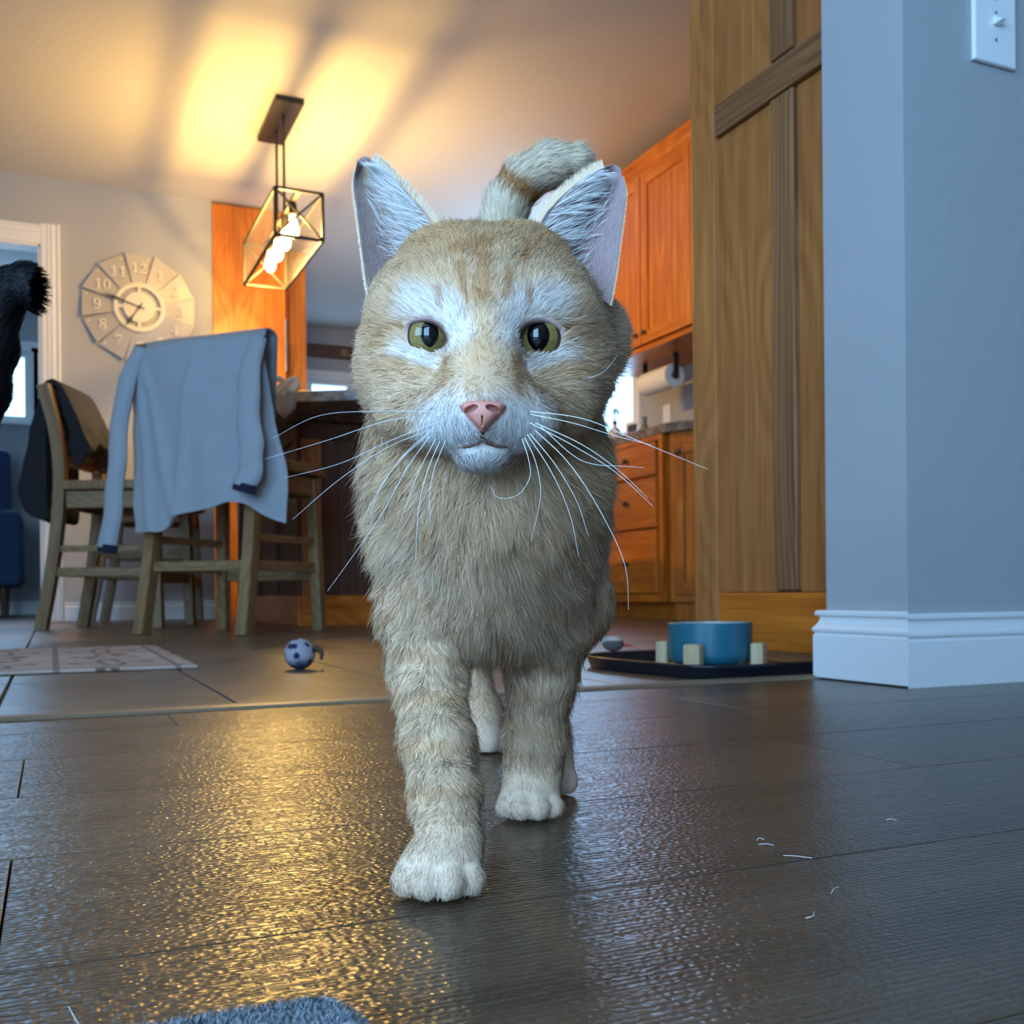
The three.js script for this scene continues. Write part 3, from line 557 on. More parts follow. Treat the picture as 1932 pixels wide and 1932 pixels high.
{ // sweater on chair A, built in that chair's own axes
  const t = thing('sweater', 'blue-grey knitted sweater hanging over the chair back', 'sweater', chairA.position.toArray(), chairA.rotation.y);
  const C = chairA.position, fw = new THREE.Vector3(Math.sin(chairA.rotation.y), 0, Math.cos(chairA.rotation.y)), rt = new THREE.Vector3(Math.cos(chairA.rotation.y), 0, -Math.sin(chairA.rotation.y));
  const local = (px, py, z) => {       // the pixel on the plane local z
    const q = onDepth(px, py, 1), o = camera.position, D = q.clone().sub(o), k = (z - o.clone().sub(C).dot(fw)) / D.dot(fw), p = o.clone().addScaledVector(D, k).sub(C);
    return [p.dot(rt), p.y];
  };
  const Z0 = -0.312;
  const pl = (list, z = Z0) => list.map(([a, b]) => local(a, b, z));
  const top = pl([[256, 645], [300, 637], [360, 631], [430, 622], [486, 616]]), hem = pl([[252, 1004], [300, 1003], [336, 1000], [356, 972], [395, 964], [440, 957], [468, 946], [490, 951], [510, 972], [531, 986]]);
  const L = pl([[256, 645], [248, 700], [244, 800], [245, 900], [252, 1004]]), R = pl([[486, 616], [497, 700], [514, 810], [537, 940], [531, 986]]);
  const lx = curve(L.map((p) => p[0])), rx = curve(R.map((p) => p[0])), ty = curve(top.map((p) => p[1])), hy = curve(hem.map((p) => p[1]));
  const fold = (x, y) => { const w = 0.35 * (noise3(x * 5, y * 4, 2) - 0.5), r1 = Math.exp(-(((x + 0.02 - (0.62 - y) * 0.12 + w * 0.1) / 0.016) ** 2)), r2 = Math.exp(-(((x - 0.05 - (y - 0.5) * 0.24 + w * 0.1) / 0.018) ** 2)), r3 = Math.exp(-(((x - 0.155 - (y - 0.6) * 0.08) / 0.014) ** 2)); return -0.014 * r1 - 0.013 * r2 - 0.012 * r3 + 0.022 * (noise3(x * 9, y * 5, 4) - 0.5) + 0.008 * (noise3(x * 24, y * 16, 9) - 0.5); };
  part('body', shell((s, v) => {
    const t2 = (v - 0.32) / 0.68;                 // below 0.32 the sheet lies over the rail and hangs on the seat side
    if (t2 >= 0) { const x = lx(t2) + (rx(t2) - lx(t2)) * s, y = ty(s) + (hy(s) - ty(s)) * t2, edge = Math.pow(Math.abs(2 * s - 1), 4); return [x, y, Z0 - 0.012 + 0.05 * Math.min(1, Math.max(0, 1 - t2 * 14)) ** 2 + fold(x, y) * Math.min(1, t2 * 5) + 0.035 * edge]; }
    const q = -t2 / 0.47, x = lx(0) + (rx(0) - lx(0)) * s, a = Math.min(1, q * 5), y = ty(s) - 0.0 + 0.01 * Math.sin(a * Math.PI) - Math.max(0, q - 0.2) * 0.35;
    return [x * (1 - 0.05 * q), y, Z0 + 0.038 + 0.085 * a];
  }, 44, 60, 0.007), M.sweater, t);
  const sleeve = (path, rad, flat, z) => {
    const pts = path.map(([a, b], i) => { const p = local(a, b, Z0); return new THREE.Vector3(p[0], p[1], z[i]); });
    const c = new THREE.CatmullRomCurve3(pts), rc = curve(rad);
    const g = shell((s, v) => {
      const p = c.getPoint(v), a = s * Math.PI * 2, r = rc(v) * (1 + 0.10 * Math.sin(v * 22 + Math.cos(a) * 2)), tg = c.getTangent(v), side = new THREE.Vector3(tg.y, -tg.x, 0).normalize();
      return [p.x + side.x * Math.cos(a) * r, p.y + side.y * Math.cos(a) * r, p.z + Math.sin(a) * r * flat];
    }, 22, 30, 0.005);
    const m = part('sleeve', g, M.sweater, t);
    const p = c.getPoint(1), tg = c.getTangent(1), side = new THREE.Vector3(tg.y, -tg.x, 0).normalize(), r = rc(1) * 0.95;
    const cuff = part('cuff', shell((s, v) => { const a = s * Math.PI * 2, k = v - 0.35; return [p.x + side.x * Math.cos(a) * r + tg.x * 0.03 * k, p.y + side.y * Math.cos(a) * r + tg.y * 0.03 * k, p.z + Math.sin(a) * r * flat]; }, 22, 3, 0.008), M.cuff, m);
    cuff.userData.label = 'dark cuff';
  };
  sleeve([[262, 655], [246, 740], [241, 850], [238, 940], [228, 1034]], [0.026, 0.03, 0.031, 0.031, 0.034], 0.65, [-0.30, -0.34, -0.36, -0.37, -0.375]);
  sleeve([[484, 640], [487, 740], [497, 830], [500, 880], [490, 922]], [0.03, 0.038, 0.04, 0.04, 0.04], 0.5, [-0.31, -0.37, -0.385, -0.39, -0.395]);
}
{ // jacket over chair B; local axes: x to the right of the view, z towards the viewer, x = 0 at the chair's top rail
  const d0 = 4.42, u0 = -1.89, [x, z] = toXZ(u0, d0);
  const t = thing('jacket', 'black jacket folded over the counter chair back', 'jacket', [x, 0, z], -YAW);
  const wav = (g, k) => { const p = g.attributes.position; for (let i = 0; i < p.count; i++) { const w = sstep(0.95, 0.8, p.getY(i)), s = Math.sign(p.getX(i)), out = sstep(0.03, 0.07, Math.abs(p.getX(i))), n = noise3(p.getX(i) * 22 + k, p.getY(i) * 12, p.getZ(i) * 16); p.setX(i, p.getX(i) + s * out * (n - 0.35) * 0.035 * w); p.setY(i, p.getY(i) + (noise3(p.getZ(i) * 14, k, p.getX(i) * 9) - 0.5) * 0.05 * w); } g.computeVertexNormals(); return g; };
  const ex = (pts) => new THREE.ExtrudeGeometry(new THREE.Shape(new THREE.SplineCurve(pts.map(([a, b]) => new THREE.Vector2(a, b))).getPoints(60)), { depth: 0.30, bevelEnabled: true, bevelSize: 0.004, bevelThickness: 0.012, bevelSegments: 2, steps: 14 }).translate(0, 0, -0.15);
  part('back_panel', wav(ex([[0.002, 1.03], [-0.03, 1.015], [-0.058, 0.93], [-0.088, 0.80], [-0.112, 0.66], [-0.126, 0.55], [-0.105, 0.475], [-0.06, 0.46], [-0.028, 0.47], [-0.026, 0.6], [-0.026, 0.8], [-0.025, 0.95], [-0.022, 1.002], [0.0, 1.006]]), 1), M.jacket, t);
  part('front_panel', wav(ex([[-0.002, 1.03], [0.032, 1.012], [0.066, 0.955], [0.106, 0.865], [0.143, 0.79], [0.15, 0.76], [0.122, 0.738], [0.098, 0.69], [0.082, 0.715], [0.07, 0.79], [0.046, 0.89], [0.03, 0.965], [0.022, 1.002], [0.0, 1.006]]), 7), M.jacket, t);
}
{ // knotted cloth on the corner of the bar
  const q = onDepth(538, 760, 3.86), t = thing('knotted_cloth', 'cream and grey knotted cloth hanging at the granite bar edge', 'cloth', [q.x, 0.80, q.z], -YAW);
  const cream = std({ color: lin(0.82, 0.76, 0.64), roughness: 0.95 }), grey = std({ color: lin(0.42, 0.40, 0.39), roughness: 0.95 });
  const tail = new THREE.SphereGeometry(1, 28, 22), p = tail.attributes.position;
  for (let i = 0; i < p.count; i++) { const x = p.getX(i), y = p.getY(i), z = p.getZ(i), k = 1 + 0.25 * (noise3(x * 3, y * 3, z * 3) - 0.5); p.setXYZ(i, x * 0.037 * k * (1.1 + 0.3 * y), y * 0.055 * k + 0.05, z * 0.03 * k); }
  tail.computeVertexNormals();
  part('tail', tail, grey, t);
  part('loop', tube([[-0.03, 0.09, 0.01], [-0.045, 0.12, 0.015], [-0.02, 0.138, 0.02], [0.002, 0.115, 0.015], [-0.012, 0.09, 0.02], [-0.035, 0.085, 0.0]], 0.012, 30, 10), cream, t);
  part('loop', tube([[0.0, 0.09, 0.01], [0.02, 0.125, 0.02], [0.04, 0.135, 0.01], [0.048, 0.11, 0.012], [0.03, 0.098, 0.02], [0.045, 0.09, 0.02]], 0.012, 30, 10), cream, t);
  part('knot', new THREE.TorusKnotGeometry(0.014, 0.008, 60, 10).translate(-0.002, 0.097, 0.014), cream, t);
}
// ================================================================ floor things
{
  const g = bx(-0.78, 0.0008, -2.84, 0.245, 0.007, -1.973, 'x', 0.0025), p = g.attributes.position, uv = g.attributes.uv;
  for (let i = 0; i < p.count; i++) uv.setXY(i, p.getX(i) / 1.02, p.getZ(i) / 0.9);
  obj('floor_mat', g, std({ map: T.mat, roughness: 0.8 }), 'beige floor mat with scroll tile print on kitchen floor', 'mat');
}
{
  const r = 0.0275, q = onFloor(566, 1263), t = thing('toy_ball', 'round leopard-spotted blue-grey cat toy on wood floor', 'cat toy', [q.x, 0, q.z], -YAW);
  const spots = tex(256, 128, (u, v) => { let m = 0; for (let k = 0; k < 46; k++) { let du = Math.abs(u - hash3(k, 1, 9)); du = Math.min(du, 1 - du) * 2 * Math.sin(Math.PI * clamp(v, 0.1, 0.9)); const dv = v - hash3(k, 2, 9), rr = Math.hypot(du * 1.2, dv); m = Math.max(m, 1 - sstep(0.045, 0.075, rr + 0.03 * (tileNoise(u * 30, v * 15, 30, 15, 5) - 0.5))); } const b = 1 - sstep(0.2, 0.42, v + 0.1 * (tileNoise(u * 12, v * 6, 12, 6, 6) - 0.5)); m = Math.max(m, b * 0.85); return [mixn(0.62, 0.10, m), mixn(0.6, 0.12, m), mixn(0.64, 0.22, m)]; });
  part('ball', new THREE.SphereGeometry(r, 40, 28).scale(1, 1.02, 1).rotateY(1.2).translate(0, r * 1.015, 0), std({ map: spots, roughness: 0.9 }), t);
  part('tail', tube([[0.02, 0.034, -0.008], [0.031, 0.036, -0.012], [0.037, 0.028, -0.012], [0.036, 0.016, -0.01]], 0.007, 16, 10, (k) => 1 - 0.6 * k), std({ color: lin(0.10, 0.05, 0.03), roughness: 0.95 }), t);
}
{
  const q = onFloor(1157, 1229), t = thing('toy_mouse', 'small grey and white toy mouse with red feathers on floor', 'cat toy', [q.x, 0, q.z], -YAW);
  const body = new THREE.SphereGeometry(1, 30, 20).scale(0.024, 0.017, 0.018).translate(0, 0.017, 0);
  part('body', body, std({ color: lin(0.10, 0.095, 0.09), roughness: 0.95 }), t);
  part('back_patch', new THREE.SphereGeometry(1, 26, 10, 0, Math.PI * 2, 0, 1.15).scale(0.0245, 0.0185, 0.0185).translate(0, 0.0172, 0), std({ color: lin(0.55, 0.5, 0.44), roughness: 0.95 }), t);
  part('ear', new THREE.SphereGeometry(0.006, 12, 8).scale(1, 1, 0.4).translate(-0.02, 0.027, 0.008), std({ color: lin(0.35, 0.5, 0.45), roughness: 0.9 }), t);
  const red = std({ color: lin(0.6, 0.08, 0.05), roughness: 0.8, side: THREE.DoubleSide });
  for (const [a, b] of [[[0.02, 0.016, 0], [0.05, 0.008, 0.006]], [[0.02, 0.012, 0], [0.062, 0.004, 0.01]], [[-0.004, 0.034, 0], [-0.014, 0.047, -0.004]], [[0.004, 0.034, 0], [-0.004, 0.045, 0.003]]]) part('feather', tube([a, [(a[0] + b[0]) / 2, (a[1] + b[1]) / 2 + 0.004, (a[2] + b[2]) / 2], b], 0.0022, 10, 6, (k) => 1.1 - k), red, t);
}
{ // tray, stand, bowl
  const out = [[0.885, -1.335], [0.915, -1.305], [0.965, -1.289], [1.02, -1.292], [1.05, -1.302], [1.09, -1.298], [1.19, -1.292], [1.222, -1.31], [1.23, -1.36], [1.228, -1.62], [1.205, -1.685], [1.12, -1.70], [0.96, -1.70], [0.90, -1.675], [0.868, -1.625], [0.858, -1.56], [0.866, -1.47], [0.876, -1.39]];
  const c = new THREE.CatmullRomCurve3(out.map(([x, z]) => new THREE.Vector3(x, 0, z)), true, 'catmullrom', 0.4), ring = c.getPoints(120).slice(0, 120);
  const cx = 1.04, cz = -1.5, pos = [], idx = [], prof = [[0.0, 0.001], [0.93, 0.001], [0.955, 0.004], [0.985, 0.018], [1.0, 0.0205], [1.0, 0.0185], [0.992, 0.0165], [0.965, 0.0025], [0.955, 0.0], [0, 0]].map(([k, y], i) => [k, i < 5 ? y + 0.0022 : y]);
  prof.forEach(([k, y]) => ring.forEach((p) => pos.push(cx + (p.x - cx) * k, y, cz + (p.z - cz) * k)));
  const n = ring.length;
  for (let j = 0; j < prof.length - 1; j++) for (let i = 0; i < n; i++) { const a = j * n + i, b = j * n + (i + 1) % n; idx.push(a, a + n, b, b, a + n, b + n); }
  const g = new THREE.BufferGeometry(); g.setAttribute('position', new THREE.Float32BufferAttribute(pos, 3)); g.setIndex(idx); g.computeVertexNormals();
  g.setAttribute('uv', new THREE.Float32BufferAttribute(new Float32Array(pos.length / 3 * 2), 2));
  const m = obj('feeding_tray', g, M.tray, 'black plastic feeding tray with scalloped rim beside pantry', 'tray'); m.material.side = THREE.DoubleSide;
  const u = (1332 - CX) / F * 1.675, [bxx, bz] = toXZ(u + 0.006, 1.675), y0 = 0.0033;
  const s = thing('bowl_stand', 'light wooden cross stand holding the teal bowl on black tray', 'stand', [bxx, y0, bz], -YAW - 0.52);
  for (const a of [0, Math.PI / 2]) part('cross_bar', bx(-0.084, 0, -0.0085, 0.084, 0.014, 0.0085, 'x', 0.002).rotateY(a).translate(0, a ? 0.0 : 0, 0), M.pale, s);
  for (let k = 0; k < 4; k++) part('post', bx(0.0688, 0, -0.014, 0.0905, 0.049, 0.014, 'y', 0.004).rotateY(k * Math.PI / 2), M.pale, s);
  const b = thing('pet_bowl', 'teal ceramic pet bowl raised in wooden stand', 'bowl', [bxx, y0 + 0.0145, bz]);
  part('bowl', lathe([[0.0005, 0.004], [0.045, 0.004], [0.046, 0], [0.056, 0.0], [0.0645, 0.006], [0.0665, 0.016], [0.0675, 0.064], [0.066, 0.0665], [0.064, 0.0655], [0.0615, 0.02], [0.055, 0.010], [0.0005, 0.008]], 56), M.teal, b);
  part('inner_glaze', lathe([[0.0633, 0.0655], [0.0608, 0.0205], [0.0545, 0.0108], [0.0005, 0.0088]], 48), M.tealIn, b).material.side = THREE.DoubleSide;
}
// ================================================================ the far room
{
  const t = thing('armchair', 'navy blue upholstered armchair beyond the white doorway', 'armchair', [-0.62, 0, -8.12], 0);
  const B = (...a) => bx(...a, 'y', 0.05);
  part('backrest', B(-0.36, 0.42, -0.32, 0.36, 1.2, -0.12), M.navy, t);
  part('seat', B(-0.36, 0.2, -0.3, 0.36, 0.5, 0.4), M.navy, t);
  for (const s of [-1, 1]) part('arm', B(s * 0.36 - 0.08, 0.2, -0.3, s * 0.36 + 0.08, 0.72, 0.42), M.navy, t);
  for (const sx of [-1, 1]) for (const sz of [-0.24, 0.34]) part('leg', new THREE.CylinderGeometry(0.022, 0.016, 0.2, 12).translate(sx * 0.32, 0.1, sz), M.darkwood, t);
  const s = thing('wall_sign', 'dark wooden sign above the far window', 'sign', [2.16, 2.235, ZF + 0.001]);
  part('board', bx(-0.26, -0.058, 0, 0.26, 0.058, 0.018, 'x', 0.006), M.darkwood, s);
  part('rosette', lathe([[0.0005, 0.006], [0.02, 0.006], [0.026, 0.003], [0.03, 0.004], [0.036, 0.002], [0.036, 0], [0.0005, 0]], 24).rotateX(Math.PI / 2).translate(0.185, 0, 0.018), M.chair, s);
}

// ================================================================ animals: smooth-joined bones -> one skin, then fur
// primitives: tapered capsules [ax,ay,az,ra, bx,by,bz,rb] and ellipsoids; every one carries the way its hair lies and how long it is
function capsule(a, ra, b, rb, o = {}) { return { kind: 0, a, b, ra, rb, bv: [b[0] - a[0], b[1] - a[1], b[2] - a[2]], l2: (b[0] - a[0]) ** 2 + (b[1] - a[1]) ** 2 + (b[2] - a[2]) ** 2 || 1e-9, k: 0.02, len: 0.012, lift: 0.4, ...o }; }
function ellip(c, r, o = {}) { return { kind: 1, a: c, r, m: Math.min(...r), k: 0.02, len: 0.012, lift: 0.4, ...o }; }
function primDist(p, x, y, z) {
  if (p.kind === 0) {
    const dx = x - p.a[0], dy = y - p.a[1], dz = z - p.a[2], b = p.bv, h = Math.min(1, Math.max(0, (dx * b[0] + dy * b[1] + dz * b[2]) / p.l2));
    const ex = dx - b[0] * h, ey = dy - b[1] * h, ez = dz - b[2] * h; return Math.sqrt(ex * ex + ey * ey + ez * ez) - (p.ra + (p.rb - p.ra) * h);
  }
  const dx = (x - p.a[0]) / p.r[0], dy = (y - p.a[1]) / p.r[1], dz = (z - p.a[2]) / p.r[2], k = Math.sqrt(dx * dx + dy * dy + dz * dz);
  const gx = dx / p.r[0], gy = dy / p.r[1], gz = dz / p.r[2], k2 = Math.sqrt(gx * gx + gy * gy + gz * gz);
  return k2 > 1e-9 ? k * (k - 1) / k2 : -p.m;
}
function fieldOf(prims, carve) {
  return (x, y, z) => {
    let d = 1e9;
    for (const p of prims) { const e = primDist(p, x, y, z), k = p.k, h = Math.max(k - Math.abs(d - e), 0) / k; d = Math.min(d, e) - h * h * k * 0.25; }
    return carve ? carve(d, x, y, z) : d;
  };
}
// surface nets over a box, skipping blocks that are far from the skin
function skinMesh(field, lo, hi, cell) {
  const n = [0, 1, 2].map((a) => Math.ceil((hi[a] - lo[a]) / cell / 4) * 4 + 1), [nx, ny, nz] = n, F3 = new Float32Array(nx * ny * nz).fill(1), B = 4, reach = cell * B * 0.87 + 0.003;
  for (let k = 0; k < nz; k += B) for (let j = 0; j < ny; j += B) for (let i = 0; i < nx; i += B) {
    const c = field(lo[0] + (i + 1.5) * cell, lo[1] + (j + 1.5) * cell, lo[2] + (k + 1.5) * cell), far = Math.abs(c) > reach;
    for (let kk = k; kk < Math.min(k + B, nz); kk++) for (let jj = j; jj < Math.min(j + B, ny); jj++) for (let ii = i; ii < Math.min(i + B, nx); ii++)
      F3[(kk * ny + jj) * nx + ii] = far ? c : field(lo[0] + ii * cell, lo[1] + jj * cell, lo[2] + kk * cell);
  }
  const id = new Int32Array(nx * ny * nz).fill(-1), pos = [], idx = [], at = (i, j, k) => (k * ny + j) * nx + i;
  const corners = [[0, 0, 0], [1, 0, 0], [0, 1, 0], [1, 1, 0], [0, 0, 1], [1, 0, 1], [0, 1, 1], [1, 1, 1]], edges = [[0, 1], [2, 3], [4, 5], [6, 7], [0, 2], [1, 3], [4, 6], [5, 7], [0, 4], [1, 5], [2, 6], [3, 7]];
  for (let k = 0; k < nz - 1; k++) for (let j = 0; j < ny - 1; j++) for (let i = 0; i < nx - 1; i++) {
    const o = at(i, j, k), sx = nx, sz = nx * ny, a0 = F3[o] < 0;
    if (a0 === (F3[o + 1] < 0) && a0 === (F3[o + sx] < 0) && a0 === (F3[o + sx + 1] < 0) && a0 === (F3[o + sz] < 0) && a0 === (F3[o + sz + 1] < 0) && a0 === (F3[o + sz + sx] < 0) && a0 === (F3[o + sz + sx + 1] < 0)) continue;
    const v = corners.map(([a, b, c]) => F3[o + a + b * sx + c * sz]);
    let x = 0, y = 0, z = 0, m = 0;
    for (const [a, b] of edges) if ((v[a] < 0) !== (v[b] < 0)) { const t = v[a] / (v[a] - v[b]), A = corners[a], Bc = corners[b]; x += A[0] + (Bc[0] - A[0]) * t; y += A[1] + (Bc[1] - A[1]) * t; z += A[2] + (Bc[2] - A[2]) * t; m++; }
    id[at(i, j, k)] = pos.length / 3;
    pos.push(lo[0] + (i + x / m) * cell, lo[1] + (j + y / m) * cell, lo[2] + (k + z / m) * cell);
  }
  for (let k = 1; k < nz - 1; k++) for (let j = 1; j < ny - 1; j++) for (let i = 1; i < nx - 1; i++) {
    const o = at(i, j, k), s = F3[o] < 0, qx = s !== (F3[o + 1] < 0), qy = s !== (F3[o + nx] < 0), qz = s !== (F3[o + nx * ny] < 0);
    if (!qx && !qy && !qz) continue;
    const quad = (a, b, c, d, flip) => { if (Math.min(a, b, c, d) < 0) return; if (flip) idx.push(a, b, c, a, c, d); else idx.push(a, c, b, a, d, c); };
    if (qx) quad(id[at(i, j - 1, k - 1)], id[at(i, j, k - 1)], id[at(i, j, k)], id[at(i, j - 1, k)], s);
    if (qy) quad(id[at(i - 1, j, k - 1)], id[at(i - 1, j, k)], id[at(i, j, k)], id[at(i, j, k - 1)], s);
    if (qz) quad(id[at(i - 1, j - 1, k)], id[at(i, j - 1, k)], id[at(i, j, k)], id[at(i - 1, j, k)], s);
  }
  const nor = new Float32Array(pos.length), e = cell * 0.5;
  for (let i = 0; i < pos.length; i += 3) {
    const x = pos[i], y = pos[i + 1], z = pos[i + 2], gx = field(x + e, y, z) - field(x - e, y, z), gy = field(x, y + e, z) - field(x, y - e, z), gz = field(x, y, z + e) - field(x, y, z - e), l = Math.hypot(gx, gy, gz) || 1;
    nor[i] = gx / l; nor[i + 1] = gy / l; nor[i + 2] = gz / l;
  }
  const g = new THREE.BufferGeometry();
  g.setAttribute('position', new THREE.Float32BufferAttribute(pos, 3)); g.setAttribute('normal', new THREE.BufferAttribute(nor, 3)); g.setIndex(idx);
  g.setAttribute('uv', new THREE.BufferAttribute(new Float32Array(pos.length / 3 * 2), 2));
  return g;
}
function tint(g, colorAt) { const p = g.attributes.position, c = new Float32Array(p.count * 3); for (let i = 0; i < p.count; i++) c.set(colorAt(p.getX(i), p.getY(i), p.getZ(i)), i * 3); g.setAttribute('color', new THREE.BufferAttribute(c, 3)); return g; }

// hairs: tapered bent blades. emit(add) calls add(p, n, t, len, lift, width, color, soft)
class Fur {
  constructor(max) { this.p = new Float32Array(max * 15); this.n = new Float32Array(max * 15); this.c = new Float32Array(max * 15); this.i = new Uint32Array(max * 9); this.k = 0; this.max = max; }
  add(x, y, z, nx, ny, nz, dx, dy, dz, ex, ey, ez, len, w, col, tip, turn) {   // d: way of the root half, e: way of the tip half
    if (this.k >= this.max) return;
    // across: perpendicular to d, turned about it
    let ax = dy * nz - dz * ny, ay = dz * nx - dx * nz, az = dx * ny - dy * nx, l = Math.hypot(ax, ay, az);
    if (l < 1e-5) { ax = 1; ay = 0; az = 0; l = 1; } ax /= l; ay /= l; az /= l;
    const bx_ = dy * az - dz * ay, by_ = dz * ax - dx * az, bz_ = dx * ay - dy * ax, cs = Math.cos(turn), sn = Math.sin(turn), wx = (ax * cs + bx_ * sn) * w, wy = (ay * cs + by_ * sn) * w, wz = (az * cs + bz_ * sn) * w;
    const h = len * 0.5, mx = x + dx * h, my = y + dy * h, mz = z + dz * h, b = this.k * 15, v = this.k * 5;
    this.p.set([x - wx, y - wy, z - wz, x + wx, y + wy, z + wz, mx - wx * 0.85, my - wy * 0.85, mz - wz * 0.85, mx + wx * 0.85, my + wy * 0.85, mz + wz * 0.85, mx + ex * h, my + ey * h, mz + ez * h], b);
    for (let q = 0; q < 5; q++) { this.n[b + q * 3] = nx; this.n[b + q * 3 + 1] = ny; this.n[b + q * 3 + 2] = nz; const k = q === 4 ? 1 : q > 1 ? 0.45 : 0; this.c[b + q * 3] = col[0] + (tip[0] - col[0]) * k; this.c[b + q * 3 + 1] = col[1] + (tip[1] - col[1]) * k; this.c[b + q * 3 + 2] = col[2] + (tip[2] - col[2]) * k; }
    this.i.set([v, v + 1, v + 2, v + 1, v + 3, v + 2, v + 2, v + 3, v + 4], this.k * 9);
    this.k++;
  }
  geometry() {
    const g = new THREE.BufferGeometry(), k = this.k;
    g.setAttribute('position', new THREE.BufferAttribute(this.p.slice(0, k * 15), 3)); g.setAttribute('normal', new THREE.BufferAttribute(this.n.slice(0, k * 15), 3)); g.setAttribute('color', new THREE.BufferAttribute(this.c.slice(0, k * 15), 3)); g.setIndex(new THREE.BufferAttribute(this.i.slice(0, k * 9), 1));
    return g;
  }
}
// random points on a mesh by area times density
function scatter(g, perM2, density, each) {
  const p = g.attributes.position, n = g.attributes.normal, ix = g.index.array, A = new THREE.Vector3(), B = new THREE.Vector3(), C = new THREE.Vector3(), E1 = new THREE.Vector3(), E2 = new THREE.Vector3();
  let owed = 0;
  for (let f = 0; f < ix.length; f += 3) {
    A.fromBufferAttribute(p, ix[f]); B.fromBufferAttribute(p, ix[f + 1]); C.fromBufferAttribute(p, ix[f + 2]);
    const area = E1.subVectors(B, A).cross(E2.subVectors(C, A)).length() / 2;
    owed += area * perM2 * density((A.x + B.x + C.x) / 3, (A.y + B.y + C.y) / 3, (A.z + B.z + C.z) / 3);
    while (owed > 0) {
      owed -= 1; if (owed < -0.5 && rnd() > 0.5 - owed) break;
      let u = rnd(), v = rnd(); if (u + v > 1) { u = 1 - u; v = 1 - v; } const w = 1 - u - v;
      const q = (a, o) => a.array[ix[f] * 3 + o] * w + a.array[ix[f + 1] * 3 + o] * u + a.array[ix[f + 2] * 3 + o] * v;
      each(q(p, 0), q(p, 1), q(p, 2), q(n, 0), q(n, 1), q(n, 2));
    }
  }
}
function hairAt(fur, prims, flowFix, colorAt, o, x, y, z, nx, ny, nz) {
  let dmin = 1e9; const ds = o.tmp; for (let i = 0; i < prims.length; i++) { const d = primDist(prims[i], x, y, z); ds[i] = d; if (d < dmin) dmin = d; }
  let fx = 0, fy = 0, fz = 0, len = 0, lift = 0, W = 0, clump = 0;
  for (let i = 0; i < prims.length; i++) { const e = ds[i] - dmin; if (e > 0.035) continue; const w = Math.exp(-e / 0.007), p = prims[i], f = p.flow ? (typeof p.flow === 'function' ? p.flow(x, y, z) : p.flow) : [0, -1, 0]; fx += f[0] * w; fy += f[1] * w; fz += f[2] * w; len += p.len * w; lift += p.lift * w; clump += (p.clump ?? 0) * w; W += w; }
  len /= W; lift /= W; clump /= W;
  const s = 180, jx = noise3(x * s, y * s, z * s) - 0.5, jy = noise3(x * s + 31, y * s, z * s) - 0.5, jz = noise3(x * s, y * s + 57, z * s) - 0.5, l0 = Math.hypot(fx, fy, fz) || 1;
  fx = fx / l0 + jx * 0.9 + (rnd() - 0.5) * 0.35; fy = fy / l0 + jy * 0.9 + (rnd() - 0.5) * 0.35; fz = fz / l0 + jz * 0.9 + (rnd() - 0.5) * 0.35;
  const dn = fx * nx + fy * ny + fz * nz; let tx = fx - dn * nx, ty = fy - dn * ny, tz = fz - dn * nz, l = Math.hypot(tx, ty, tz) || 1; tx /= l; ty /= l; tz /= l;
  const up = lift * (0.7 + 0.6 * rnd()) * (o.raise ?? 1); len *= (0.65 + 0.6 * rnd()) * (o.long ?? 1);
  let dx = tx + nx * up, dy = ty + ny * up, dz = tz + nz * up; l = Math.hypot(dx, dy, dz); dx /= l; dy /= l; dz /= l;
  let ex = tx + nx * up * 0.25, ey = ty + ny * up * 0.25 - 0.12, ez = tz + nz * up * 0.25;
  if (clump > 0) {              // tips lean together into locks
    const cs = 1 / 0.011, cx = Math.floor(x * cs), cy = Math.floor(y * cs), cz = Math.floor(z * cs), qx = (cx + hash3(cx, cy, cz)) / cs, qy = (cy + hash3(cx + 9, cy, cz)) / cs, qz = (cz + hash3(cx, cy + 7, cz)) / cs;
    ex += (qx - x) / len * clump; ey += (qy - y) / len * clump; ez += (qz - z) / len * clump;
  }
  l = Math.hypot(ex, ey, ez); ex /= l; ey /= l; ez /= l;
  if (y + dy * len * 0.5 + ey * len * 0.5 < 0.0008) { len *= 0.35; }
  const lx = Math.floor(x * 130), ly = Math.floor(y * 130), lz = Math.floor(z * 130), c = colorAt(x, y, z, rnd), v = (0.84 + 0.3 * rnd()) * (1 - 0.24 * (clump > 0.5 ? 1 : 0.4) * hash3(lx, ly, lz));
  const jn = o.rough ?? 0.4, nxx = nx + (rnd() - 0.5) * jn * 1.6 + dx * 0.2, nyy = ny + (rnd() - 0.5) * jn * 1.6 + dy * 0.2, nzz = nz + (rnd() - 0.5) * jn * 1.6 + dz * 0.2;
  fur.add(x - nx * 0.0006, y - ny * 0.0006, z - nz * 0.0006, nxx, nyy, nzz, dx, dy, dz, ex, ey, ez, len, o.width * (0.7 + 0.6 * rnd()), [c[0] * v * 0.94, c[1] * v * 0.94, c[2] * v * 0.94], [Math.min(1, c[0] * v * 1.08), Math.min(1, c[1] * v * 1.1), Math.min(1, c[2] * v * 1.14)], (rnd() - 0.5) * 1.9);
}

